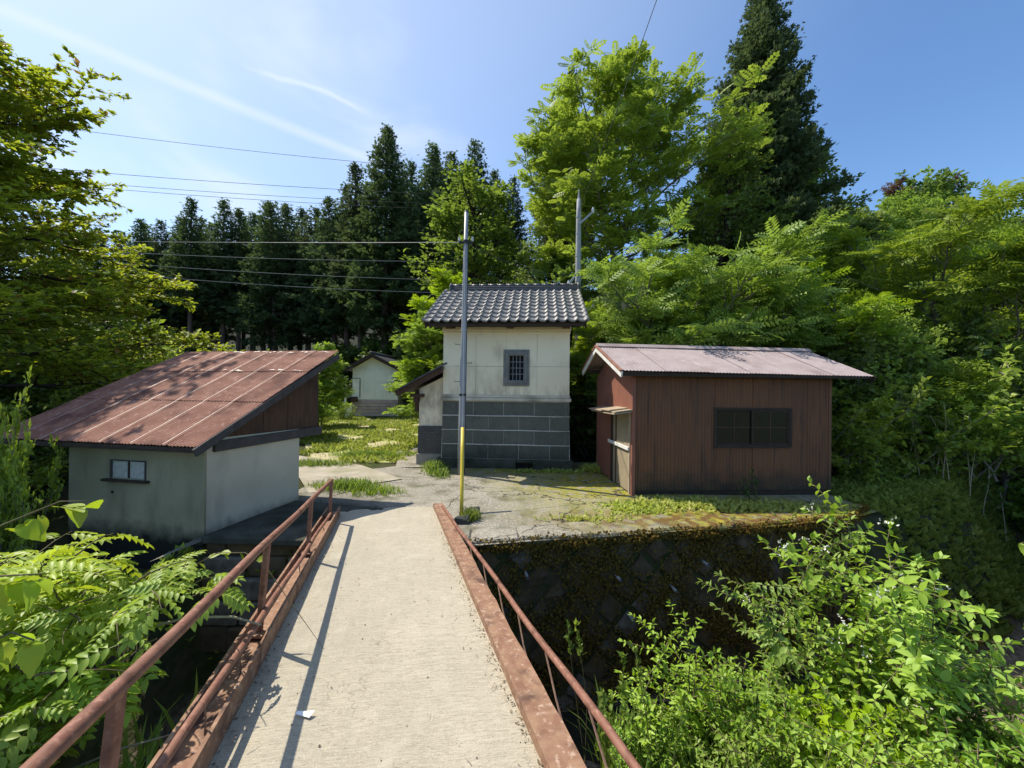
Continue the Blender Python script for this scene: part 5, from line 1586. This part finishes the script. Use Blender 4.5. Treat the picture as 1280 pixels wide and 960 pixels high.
# ---- field: low weeds in rows of bare soil, taller grass along its edges
def blades(P, h, per, mat_, name, label, lean=.35, tv=BL_V, tf=BL_F, wide=1.0):
    P = np.repeat(np.asarray(P, float), per, 0); n = len(P)
    hs = np.repeat(np.broadcast_to(h, (n // per,)), per) * rng.uniform(.3, 1.3, n)
    a = rng.uniform(0, 6.28, n)
    A = np.stack([np.cos(a) * lean * rng.uniform(.2, 1.6, n), np.sin(a) * lean * rng.uniform(.2, 1.6, n), np.ones(n)], 1)
    N = np.stack([-np.cos(a), -np.sin(a), np.full(n, .4)], 1)
    P = P + np.stack([rng.normal(0, .02, n), rng.normal(0, .02, n), np.zeros(n)], 1)
    V, F = scatter(tv * np.array([wide, 1, 1]), tf, P, A, N, hs)
    o = link(bpy.data.objects.new(name, np_mesh(name, V, F, mat_)))
    return tag(o, label, kind='stuff')


def sample(n, xr, yr, keep):
    x = rng.uniform(*xr, n); y = rng.uniform(yr[0], yr[1], n)
    m = keep(x, y); x, y = x[m], y[m]
    return np.stack([x, y, terrain(x, y)], 1)


soil = MB().grid([[(x, y, float(terrain(x, y)) + .012) for x in np.linspace(-9.6, -2.4, 20)] if False else [(x, y, float(terrain(x, y)) + .012) for x in np.linspace(-3.0 - (y - 10.9) * .55 - 2.8, -2.9 - (y - 10.9) * .02, 20)] for y in np.linspace(10.25, 27, 20)])
st = NT('field_soil')
M['soil'] = st.done(st.mix(st.rng(st.noise(1.2, 6), .4, .62), (.46, .40, .26), (.32, .35, .11)), .95, st.bump(st.noise(18, 5), .6, .03), .1)
so = soil.build('field', M['soil'], smooth=True); tag(so, 'weedy vegetable field of pale soil behind the yard', kind='structure')
infield = lambda x, y: (x < -2.7 - (y - 10.9) * .02) & (x > -5.8 - (y - 10.9) * .9)
patch = lambda x, y: (np.sin(x * 2.2 + y * .6) * np.sin(y * 1.35 - x * .5) + .35 * np.sin(x * 5.1) * np.sin(y * 4.3))
P = sample(34000, (-20, -2.4), (10.2, 27), lambda x, y: infield(x, y) & (patch(x, y) > -.22 - .02 * (y - 11)))
blades(P, .16, 3, L_FIELD, 'field_weeds', 'low bright weeds over the field', .8, RH_V, RH_F, .8)
P = sample(6000, (-20, -2.4), (10.4, 26), lambda x, y: infield(x, y) & (patch(x * .6, y * .5) > .35))
blades(P, .17, 3, L_FIELD, 'field_weeds', 'taller weeds standing in the field', .5, BL_V, BL_F, 2.0)


def grass_patch(n, cx, cy, rx, ry, h, label, mat_=None, per=4, z=None, rot=0.0):
    q = rng.normal(0, .5, (n, 2)); q = q[(q ** 2).sum(1) < 1.3]
    x = cx + q[:, 0] * rx * cos(rot) - q[:, 1] * ry * sin(rot); y = cy + q[:, 0] * rx * sin(rot) + q[:, 1] * ry * cos(rot)
    P = np.stack([x, y, terrain(x, y) + .05 if z is None else np.full(len(x), z)], 1)
    hh = h * (1.15 - .5 * (q ** 2).sum(1))
    return blades(P, hh, per, mat_ or L_GRASS, 'grass', label, .42, BL_V, BL_F, 1.5)


grass_patch(330, -3.15, 7.45, .75, .40, .17, 'tuft of tall green grass behind the bridge end by the grey shed', z=0.0)
grass_patch(160, -2.5, 7.1, .60, .35, .13, 'short grass on the yard behind the bridge end', z=0.0)
grass_patch(260, -1.75, 9.0, .30, .95, .20, 'strip of grass at the corner of the lean-to', z=0.0, rot=.35)
grass_patch(110, -.62, 5.72, .16, .20, .15, 'weeds round the foot of the yellow guard tube', z=0.0)
grass_patch(500, -4.9, 9.6, 1.3, .35, .14, 'grass edging the pale path')
grass_patch(500, -3.9, 11.0, 1.6, .35, .14, 'grass along the near edge of the field')
weed = lambda n, cx, cy, rx, ry, h, l: blades(np.stack([cx + rng.normal(0, .5, n) * rx, cy + rng.normal(0, .5, n) * ry, np.full(n, .0)], 1), h, 4, L_FIELD, 'weeds', l, 1.0, RH_V, RH_F, .9)
weed(260, 2.9, 6.55, .9, .30, .09, 'yellow-green weeds at the near corner of the red shed')
weed(220, 2.05, 6.3, .6, .35, .07, 'sparse weeds on the yard before the red shed')
weed(330, 4.3, 6.45, 1.1, .35, .08, 'low weeds in the shade under the shed front')
weed(90, 1.2, 5.75, .55, .14, .07, 'small weeds along the coping joint')
weed(120, .9, 9.05, .9, .12, .08, 'weeds along the foot of the storehouse')
weed(110, 2.0, 9.2, .25, .3, .16, 'weeds between storehouse and red shed')

# moss and small ferns on the retaining wall and the bank right of it
Pm, Nm = [], []
while len(Pm) < 42000:
    u = rng.uniform(0, segl[-1]); v = rng.uniform(.02, 2.1) if rng.random() < .955 else rng.uniform(-.05, .10)
    x, y, a = on_wall(u); k = .11 * v + rng.uniform(-.01, .06)
    if v > .1 and sin(u * 4.2 + 1.3 * sin(v * 3)) * sin(v * 5.1 + u) + rng.normal(0, .45) < .0: continue
    Pm.append((x + sin(a) * k + (sin(a) * .02 if v < .1 else 0), y - cos(a) * (k + (.045 + .03 * sin(u * 7) if v < .1 else 0)), -v)); Nm.append((sin(a) + rng.normal(0, .5), -cos(a) + rng.normal(0, .5), .2 + rng.normal(0, .5)))
Pm, Nm = np.array(Pm), np.array(Nm)
A = rng.normal(0, 1, Pm.shape); A[:, 2] -= .4
V, F = scatter(RH_V * np.array([1.5, 1, 1]), RH_F, Pm, A, Nm, rng.uniform(.016, .045, len(Pm)))
o = place(np_mesh('wall_moss', V - np.array(WL), F, L_MOSS), 'wall_moss', river_wall); o['kind'] = 'stuff'; o['label'] = 'brown dried moss'
P = sample(15000, (5.2, 13), (5.2, 12), lambda x, y: (terrain(x, y) > -1.9) & (y > edge_y(x) - 1.9) & ((x > 6.0) | (y > 7.2)) & ~((x < 6.15) & (y < 9.4)) & (y < edge_y(x) + 1.6))
blades(P, .15, 3, L_FERN, 'bank_plants', 'moss and small ferns covering the bank right of the red shed', .9, RH_V, RH_F, 1.0)
P = sample(9000, (-9, -1.6), (2.4, 5.2), lambda x, y: (terrain(x, y) > -1.6) & ~((x > -6.3) & (x < -3.9) & (y > 4.85)))
blades(P, .10, 3, L_FERN, 'bank_plants', 'dark moss and small plants below the grey shed', .9, RH_V, RH_F, 1.0)

# bamboo grass stems at the back right
for i in range(15):
    x, y = rng.uniform(7.6, 11.2), rng.uniform(8.3, 9.3)
    b = poly_branch((0, 0, -.1), (rng.normal(0, .12), rng.normal(0, .12), 1), rng.uniform(1.2, 2.0), 5, .05, 0)
    V, F = tubes([(b, .010, .005)], 5)
    Pp = np.array([along(b, t_)[0] for t_ in rng.uniform(.5, 1, 14)]); An = rng.normal(0, 1, Pp.shape); An[:, 2] -= .3
    V2, F2 = scatter(LN_V * np.array([.6, 1, 1]), OV_F, Pp, An, rng.normal(0, .3, Pp.shape) + (0, 0, 1), rng.uniform(.12, .22, 14))
    o = thing('bamboo_grass', 'thin pale bamboo grass stem at the foot of the slope', 'plant', (x, y, gz(x, y)), 0, 'bamboo grass stems right of the red shed')
    place(np_mesh('stem', V, F, M['stem_dry']), 'stem', o); place(np_mesh('leaves', V2, F2, L_MID), 'leaves', o)

# ------------------------------------------------------------------ near plants and small things
rng = np.random.default_rng(33)


def leafy_shrub(stems, H, spread, leaf, tv, tf, size, gap=.075, twigs=6, lean=(0, 0), flowers=0, per=2, curve=.25):
    tb, P, A, N, S = [], [], [], [], []
    FP = []

    def leaves(pts, s0, s1, size_):
        L = np.linalg.norm(np.diff(pts, axis=0), axis=1).sum(); n = max(2, int(L * (s1 - s0) / gap))
        for k in range(n):
            t_ = s0 + (s1 - s0) * (k + .5) / n; p, d = along(pts, min(t_, .999))
            ph = (k % 2) * pi / 2 + rng.normal(0, .3)
            sd = nrm(np.cross(d, (0, 0, 1)) + 1e-4); up = np.cross(sd, d)
            for q in range(per):
                a = ph + q * 2 * pi / per
                out = sd * cos(a) + up * sin(a)
                ax = out + d * .45 + np.array([0, 0, -.25 + rng.normal(0, .15)])
                P.append(p); A.append(ax); N.append(np.array([0, 0, 1]) + d * .4 + rng.normal(0, .25, 3))
                S.append(size_ * rng.uniform(.6, 1.15) * (1 - .35 * t_))
        for q in range(3): P.append(pts[-1]); A.append(nrm(pts[-1] - pts[-2]) + rng.normal(0, .4, 3)); N.append(rng.normal(0, .4, 3) + (0, 0, 1)); S.append(size_ * .6)

    for t in range(stems):
        a = t * 2.4 + rng.normal(0, .3); r_ = spread * rng.uniform(.15, .6)
        d = (cos(a) * r_ + lean[0], sin(a) * r_ + lean[1], 1)
        st_ = poly_branch((rng.normal(0, .05), rng.normal(0, .05), -.1), d, H * rng.uniform(.7, 1.05) if t else H, 9, .07, -curve * rng.uniform(0, 1))
        tb.append((st_, .009, .003)); leaves(st_, .2, 1, size)
        for j in range(twigs):
            q, e2 = along(st_, .25 + .7 * (j + rng.uniform(0, .9)) / twigs); sd = rng.normal(0, 1, 3); sd[2] *= .4
            b2 = poly_branch(q, nrm(e2 * .6 + nrm(sd)), H * .22 * rng.uniform(.6, 1.4), 5, .10, -.2)
            tb.append((b2, .004, .002)); leaves(b2, .1, 1, size * .85)
            if flowers and rng.random() < flowers:
                for w in range(9): FP.append(b2[-1] + rng.normal(0, .028, 3) + np.array([0, 0, .03]))
    sv, sf = tubes(tb, 5)
    out = [('stems', np_mesh('stems', sv, sf, M['stem'])), ('leaves', np_mesh('leaves', *scatter(tv, tf, P, A, N, np.array(S)), leaf, True))]
    if FP:
        FP = np.array(FP); V, F = scatter(RH_V * np.array([1.6, 1, 2]), RH_F, np.repeat(FP, 4, 0), rng.normal(0, 1, (len(FP) * 4, 3)), rng.normal(0, 1, (len(FP) * 4, 3)), np.full(len(FP) * 4, .014))
        out.append(('blossoms', np_mesh('blossoms', V, F, M['flower'])))
    return out


hero = leafy_shrub(4, 2.1, .32, L_NEAR, OV_V, OV_F, .135, .06, 14, (0, 0), .6)
plant('flowering_shrub', hero, 'tallest leafy shrub with small white blossom at the near bank right of the bridge', 'shrub', 2.66, 3.0, .4, 1.0, z=-.93)
slim = leafy_shrub(2, 1.9, .15, L_NEAR, LN_V, OV_F, .11, .035, 14, (-.05, 0))
plant('leafy_shrub', slim, 'slender upright shrub just left of the blossoming one', 'shrub', 2.22, 3.2, 1.0, 1.0, z=-.86)
arch = leafy_shrub(7, 1.8, .6, L_NEAR, OV_V, OV_F, .125, .05, 14, (.15, .05))
plant('leafy_shrub', arch, 'arching broad leaved shrub at the right edge before the creek', 'shrub', 2.95, 2.55, .2, 1.0, z=-.95)
low = leafy_shrub(9, 1.0, .7, L_NEAR, LN_V, OV_F, .08, .035, 12)
plant('leafy_shrub', low, 'low twiggy shrub nearest the right hand rail', 'shrub', 1.38, 3.05, .9, 1.15, z=-1.0)
mids = [leafy_shrub(10, 1.15, .75, L_NEAR, LN_V, OV_F, .09, .035, 13), leafy_shrub(9, 1.0, .8, L_WIST, OV_V, OV_F, .105, .04, 12), leafy_shrub(10, .9, .8, L_NEAR, LN_V, OV_F, .075, .03, 12)]
grp = 'tangled shrubs on the near bank right of the bridge'
for x, y, r_, s, k_ in [(1.75, 2.55, 0, .95, 0), (2.15, 2.45, 1, 1.0, 1), (2.55, 2.35, 2, .95, 2), (1.45, 2.25, 3, .9, 2), (1.95, 2.0, 4, .95, 0), (2.4, 1.9, 5, 1.0, 1), (2.75, 1.75, .5, 1.0, 0), (1.15, 2.0, 1.5, .85, 2), (1.6, 1.65, 2.5, .9, 1), (2.1, 1.5, 3.5, .95, 2), (3.2, 2.2, 4.5, 1.0, 1), (3.4, 2.8, 5.5, 1.0, 0), (1.1, 1.5, .8, .75, 0), (1.7, 1.25, 1.8, .85, 1), (2.3, 3.0, 2.8, .9, 2), (2.9, 3.1, 3.8, .95, 0), (1.75, 3.0, .3, .85, 2), (3.7, 3.5, 1.3, 1.0, 1), (1.0, 2.7, 2.1, .75, 2)]:
    zb = -1.0 + .16 * (2.6 - y) + rng.uniform(-.05, .05)
    plant('leafy_shrub', mids[k_], 'bright leafy shrub tangled among others on the near bank', 'shrub', x, y, r_, s, grp, z=zb)
Pg = np.stack([rng.uniform(.75, 2.3, 900), rng.uniform(1.4, 3.3, 900), np.full(900, -.95)], 1); Pg[:, 2] += .18 * (2.4 - Pg[:, 1])
blades(Pg, .42, 3, L_GRASS, 'tall_grass', 'tall grass on the near bank beside the right hand rail', .35, BL_V, BL_F, 1.0)
# tall flowering grass stalks by the rail
for i in range(8):
    x, y = rng.uniform(.6, 1.05), rng.uniform(2.3, 3.3)
    b = poly_branch((0, 0, -.3), (rng.normal(0, .1), rng.normal(0, .1), 1), rng.uniform(1.0, 1.5), 6, .04, -.1)
    V, F = tubes([(b, .004, .0015)], 4)
    Pp = np.array([along(b, t_)[0] for t_ in rng.uniform(.75, 1, 40)]); An = rng.normal(0, .5, Pp.shape) + (0, 0, .8)
    V2, F2 = scatter(RH_V * np.array([.8, 1, 1]), RH_F, Pp, An, rng.normal(0, 1, Pp.shape), rng.uniform(.03, .07, 40))
    o = thing('grass_stalk', 'slim seeding grass stalk beyond the right hand rail', 'grass stalk', (x, y, -1.0), 0, 'seeding grass stalks beyond the right hand rail')
    place(np_mesh('stem', V, F, M['stem']), 'stem', o); place(np_mesh('seed_head', V2, F2, L_GRASS), 'seed_head', o)

# wisteria tangle on the left bank
def wisteria(n, L, size, per=1, droop=-.7):
    tb, P, A, N, S = [], [], [], [], []
    for t in range(n):
        a = t * 2.4 + rng.normal(0, .4); e = rng.uniform(.1, .9)
        v = poly_branch((rng.normal(0, .12), rng.normal(0, .12), rng.normal(0, .08)), (cos(a) * cos(e), sin(a) * cos(e), sin(e)), L * rng.uniform(.6, 1.2), 8, .12, droop)
        tb.append((v, .006, .002))
        m = int(L / .075)
        for k in range(m):
            p, d = along(v, .12 + .87 * (k + .5) / m); sd = nrm(np.cross(d, (0, 0, 1)) + 1e-4) * (1 if k % 2 else -1)
            P.append(p); A.append(sd * .9 + d * .5 + np.array([0, 0, rng.normal(.0, .3)])); N.append(np.array([0, 0, 1]) + rng.normal(0, .3, 3)); S.append(size * rng.uniform(.6, 1.15))
    sv, sf = tubes(tb, 5)
    return [('stems', np_mesh('stems', sv, sf, M['stem'])), ('leaves', np_mesh('leaves', *scatter(WIS_V, WIS_F, P, A, N, np.array(S)), L_WIST, True))]


wi = [wisteria(13, .42, .19), wisteria(12, .36, .17), wisteria(14, .34, .18)]
wist = thing('wisteria', 'tangled wisteria vine with bright drooping leaflets on the left bank below the rail', 'vine', (-2.5, 2.0, .5))
for x, y, z, r_, s, k_ in [(-2.75, 2.10, .78, 0, 1.0, 0), (-2.38, 2.12, .74, 1, 1.0, 1), (-2.02, 2.15, .72, 2, .85, 2), (-2.62, 2.0, .52, 3, 1.0, 2), (-2.32, 1.98, .48, 4, .9, 0), (-2.35, 1.75, .26, 5, .9, 1), (-2.62, 1.85, .30, .6, 1.0, 2), (-2.28, 1.62, .12, 1.6, .8, 0), (-3.2, 2.5, .62, 2.6, 1.1, 1), (-2.95, 2.2, .42, 3.6, 1.1, 0)]:
    for nm, me in wi[k_]:
        place(me, nm, wist, (x + 2.5, y - 2.0, z - .5), (0, 0, r_), (s, s, s))
cn = thing('wisteria_cane', 'bare pale wisteria cane arching over the dark gully left of the bridge', 'vine', (-2.55, 1.95, .40))
MB().tube([(0, 0, 0), (.2, .12, .09), (.42, .24, .15), (.64, .34, .17), (.86, .40, .14), (1.02, .42, .08)], [.010, .010, .009, .008, .007, .005], 7).build('cane', M['cane'], cn, True)
cn2 = thing('wisteria_cane', 'thinner lower cane running level under the wisteria leaves', 'vine', (-2.35, 1.70, .02))
MB().tube([(0, 0, 0), (.2, .10, .08), (.45, .18, .15), (.7, .26, .17)], [.006, .006, .005, .004], 6).build('cane', M['cane'], cn2, True)
for x, y, z, r_, k_, l in [(-2.55, 1.62, -.55, .4, 1, 'leafy shrub below the wisteria at the lower left corner'), (-2.95, 2.1, -.45, 2.2, 0, 'leafy shrub half buried in the wisteria at the left edge'), (-2.1, 1.35, -.75, 3.1, 2, 'small leafy shrub in the shade beside the first rail post')]:
    plant('leafy_shrub', mids[k_], l, 'shrub', x, y, r_, .85, z=z)
# tendril lying across the left rails onto the deck
td = thing('vine_tendril', 'thin green tendril with small leaves lying across the left rail towards the deck', 'vine', (-1.98, 2.72, .62))
pts = np.array([(-.32, .05, .02), (-.1, .02, .14), (.12, -.02, .16), (.30, -.06, .07), (.45, -.10, -.09), (.62, -.16, -.24), (.78, -.22, -.38)])
MB().tube([tuple(p) for p in pts], [.004, .0035, .003, .003, .0025, .002, .001], 5).build('stem', M['stem'], td, True)
Pp = np.array([along(pts, t_)[0] for t_ in (.05, .12, .18, .24, .3, .36, .42, .1, .2)]); Aa = rng.normal(0, .5, Pp.shape) + (.6, -.3, -.1)
place(np_mesh('leaves', *scatter(OV_V * np.array([1.2, 1, 1]), OV_F, Pp, Aa, rng.normal(0, .5, Pp.shape) + (0, 0, 1), rng.uniform(.05, .10, len(Pp))), L_WIST, True), 'leaves', td)

# mulberry branch with big single leaves at the left edge
mul_out = []
for k in range(40):
    t_ = k / 40 * 2 * pi
    r_ = .40 * (1 - .10 * cos(t_) + .25 * abs(sin(t_ * .5)) ** 6) * (1 + (.045 if k % 2 else -.02))
    x, y = r_ * sin(t_) * .95, .42 - r_ * cos(t_) * 1.1
    if abs(t_) < .35 or abs(t_ - 2 * pi) < .35: y += .13 * (1 - min(t_, 2 * pi - t_) / .35)
    if abs(t_ - pi) < .5: y += .22 * (1 - abs(t_ - pi) / .5) ** 1.3
    mul_out.append((x, y))


def mul_leaf(bend, fold):
    f = lambda x, y: (x, y, -bend * y * y + fold * abs(x) - .10 * max(0, y - .6))
    vs = [f(x, y) for x, y in mul_out] + [f(0, q) for q in (.15, .35, .55, .75)]
    n = len(mul_out); fs = []
    for k in range(n):
        a, b = mul_out[k], mul_out[(k + 1) % n]; m = (a[1] + b[1]) / 2
        c_ = n + int(np.argmin([abs(m - q) for q in (.15, .35, .55, .75)]))
        fs.append((k, (k + 1) % n, c_))
    n_ = n
    # close the little gaps between fans along the midrib
    for k in range(n):
        a, b, c_ = mul_out[(k - 1) % n], mul_out[k], mul_out[(k + 1) % n]
        i1 = int(np.argmin([abs((a[1] + b[1]) / 2 - q) for q in (.15, .35, .55, .75)])); i2 = int(np.argmin([abs((b[1] + c_[1]) / 2 - q) for q in (.15, .35, .55, .75)]))
        if i1 != i2: fs.append((k, n_ + i2, n_ + i1))
    return MB().add(vs, fs).mesh('leaf', L_WIST, True)


mls = [mul_leaf(.25, .18), mul_leaf(.45, .10), mul_leaf(.1, .28)]
mb_ = thing('mulberry_branch', 'mulberry branch with big sunlit heart shaped leaves at the left edge', 'branch', (-2.42, 1.62, 1.05))
br_pts = [np.array([(-.4, .1, -.1), (0, 0, .12), (.28, -.02, .30), (.50, .02, .40), (.62, .03, .40)]), np.array([(-.4, .0, -.3), (0, .05, -.05), (.25, .02, .08), (.45, .0, .10)]), np.array([(-.3, -.05, -.5), (.05, 0, -.28), (.3, .02, -.16), (.42, 0, -.18)])]
for bp in br_pts:
    MB().tube([tuple(p) for p in bp], [.007, .006, .004, .003, .002][:len(bp)], 6).build('twig', M['stem'], mb_, True)
    m = 12
    for k in range(m):
        p, d = along(bp, .15 + .84 * (k + .4) / m)
        sd = (1 if k % 2 else -1)
        s = rng.uniform(.065, .115)
        yaw = rng.uniform(-.6, .6) + sd * 1.0 - .9
        o = place(mls[k % 3], 'leaf', mb_, tuple(p + np.array([0, 0, -.02])), (R(-48) + rng.normal(0, .35), rng.normal(0, .35), yaw), (s, s, s))
# small leaves of a twig reaching in at the right edge
rt = thing('overhanging_twig', 'single leafy twig hanging in at the right edge above the creek', 'branch', (3.95, 2.9, .82))
bp = np.array([(.35, 0, .12), (.1, 0, .06), (-.08, .02, .0)])
MB().tube([tuple(p) for p in bp], [.004, .003, .002], 5).build('twig', M['stem'], rt)
for k in range(5):
    p, d = along(bp, .2 + .19 * k); o = place(mls[k % 3], 'leaf', rt, tuple(p), (R(-50) + rng.normal(0, .3), rng.normal(0, .4), rng.uniform(-2, 2)), (.09,) * 3)
# small sapling in front of the red shed
sp = leafy_shrub(2, .62, .25, L_DARK, OV_V, OV_F, .12, .06, 5)
plant('sapling', sp, 'dark sapling growing against the shaded front of the red shed', 'plant', 4.38, 6.85, .4, 1.0, z=0)
# short grass and weeds left bank near rail foot
Pg = np.stack([rng.uniform(-1.95, -1.45, 160), rng.uniform(1.1, 2.2, 160), np.full(160, -.12)], 1)
blades(Pg, .30, 3, L_GRASS, 'tall_grass', 'grass growing up beside the foot of the left rail', .4, BL_V, BL_F, 1.0)

# dry litter along both deck edges
P, A, N, S = [], [], [], []
for i in range(620):
    Y = rng.uniform(.2, 4.6) if rng.random() < .8 else rng.uniform(4, 5.8)
    side = int(rng.random() < .6)
    p = deck_pt(side, Y); k = abs(rng.normal(0, .055))
    x = p.x - k - .005 if side else p.x + k + .005
    if rng.random() < .07: x = rng.uniform(deck_pt(0, Y).x, deck_pt(1, Y).x)
    P.append((x, Y, p.z + .006 + rng.uniform(0, .01))); a = rng.uniform(0, 6.28); A.append((cos(a), sin(a), rng.normal(0, .12))); N.append((rng.normal(0, .3), rng.normal(0, .3), 1)); S.append((rng.uniform(.1, .5) * .03, rng.uniform(.015, .075), .02))
V, F = scatter(np.array([(-.5, 0, 0), (.5, 0, 0), (.4, .5, .4), (-.4, .5, .4), (0, 1, 0)]), np.array([(0, 1, 2), (0, 2, 3), (3, 2, 4)]), P, A, N, np.array(S) * np.array([.35, 1, 1]))
lt_ = link(bpy.data.objects.new('dry_litter', np_mesh('dry_litter', V, F, M['stem_dry'])))
tag(lt_, 'dry stalks and leaf scraps gathered along the deck edges', kind='stuff')
P, A, N, S = [], [], [], []
for i in range(520):
    Y = rng.uniform(.2, 5.0); side = int(rng.random() < .65); p = deck_pt(side, Y); k = abs(rng.normal(0, .035))
    P.append((p.x - k - .004 if side else p.x + k + .004, Y, p.z + .005)); a = rng.uniform(0, 6.28); A.append((cos(a), sin(a), rng.normal(0, .3))); N.append((rng.normal(0, .6), rng.normal(0, .6), 1)); S.append(rng.uniform(.006, .020))
V, F = scatter(RH_V, RH_F, P, A, N, np.array(S))
M['crumb'] = simple('dark_litter', (0.19, 0.13, 0.08), (0.10, 0.07, 0.045), 40, 0.95, 0)
lt_ = link(bpy.data.objects.new('leaf_crumbs', np_mesh('leaf_crumbs', V, F, M['crumb'])))
tag(lt_, 'brown leaf crumbs against the edge beams', kind='stuff')
P = []
for i in range(70):
    Y = rng.uniform(.9, 5.5); P.append(deck_pt(0, Y).lerp(deck_pt(1, Y), rng.uniform(.1, .95)) + Vector((0, 0, .004)))
A = rng.normal(0, 1, (70, 3)); A[:, 2] = 0
V, F = scatter(np.array([(-.5, 0, 0), (.5, 0, 0), (.45, .9, 0), (-.45, 1, 0), (0, .5, .6)]), np.array([(0, 1, 4), (1, 2, 4), (2, 3, 4), (3, 0, 4)]), P, A, [(0, 0, 1)] * 70, rng.uniform(.004, .011, 70))
pg = link(bpy.data.objects.new('deck_pebbles', np_mesh('deck_pebbles', V, F, M['crumb']))); tag(pg, 'tiny dark stones scattered over the deck', kind='stuff')
# paper scrap
p = Vector((-1.055, 2.0, .25 - .3 * .052 + .012))
sc_ = MB().grid([[(-.052, -.004, .006), (-.01, -.012, .002), (.03, -.022, .002)], [(-.05, .006, .012), (-.004, .012, .008), (.042, .012, .012)]])
o = sc_.build('paper_scrap', M['paper']); o.location = p; tag(o, 'small white paper scrap lying on the deck in the rail shadow', 'paper scrap')
# stones edging the field path
for i, (x, y, s) in enumerate([(-3.25, 11.3, .16), (-2.95, 11.9, .14), (-2.85, 12.6, .2), (-2.8, 13.5, .22), (-2.75, 14.3, .2), (-2.7, 15.2, .24), (-2.65, 16.2, .26)]):
    vs = []
    for ring, (z, r_) in enumerate(((-.3, .8), (.25, 1.0), (.62, .6))):
        for k in range(7): a = k * 2 * pi / 7; vs.append((cos(a) * r_ * rng.uniform(.8, 1.15), sin(a) * r_ * .8 * rng.uniform(.8, 1.15), z * rng.uniform(.85, 1.1)))
    vs.append((0, 0, .75)); fs = []
    for ring in range(2):
        for k in range(7): fs.append((ring * 7 + k, ring * 7 + (k + 1) % 7, ring * 7 + 7 + (k + 1) % 7, ring * 7 + 7 + k))
    for k in range(7): fs.append((14 + k, 14 + (k + 1) % 7, 21))
    o = MB().add([(a * s, b * s, c_ * s) for a, b, c_ in vs], fs).build('edging_stone', M['rock'], None); o.location = (x, y, gz(x, y) + .03)
    tag(o, 'rough pale stone edging the path beside the field', 'stone', 'stones edging the field path')
# two dark stones at the foot of the guard tube
for x, y, s, l in ((-.70, 5.55, .13, 'dark broken stone at the foot of the yellow guard tube'), (-.58, 5.98, .12, 'dark slab stone leaning behind the yellow guard tube')):
    o = MB().hexa([(-s, -s * .6, -.05), (s, -s * .5, -.05), (s * .9, s * .6, -.05), (-s, s * .5, -.05)], [(-s * .8, -s * .4, s * .8), (s * .7, -s * .5, s * .4), (s * .8, s * .4, s * .9), (-s * .7, s * .5, s * .6)]).build('yard_stone', M['plinth'], None, bev=.015)
    o.location = (x, y, 0.01); tag(o, l, 'stone')
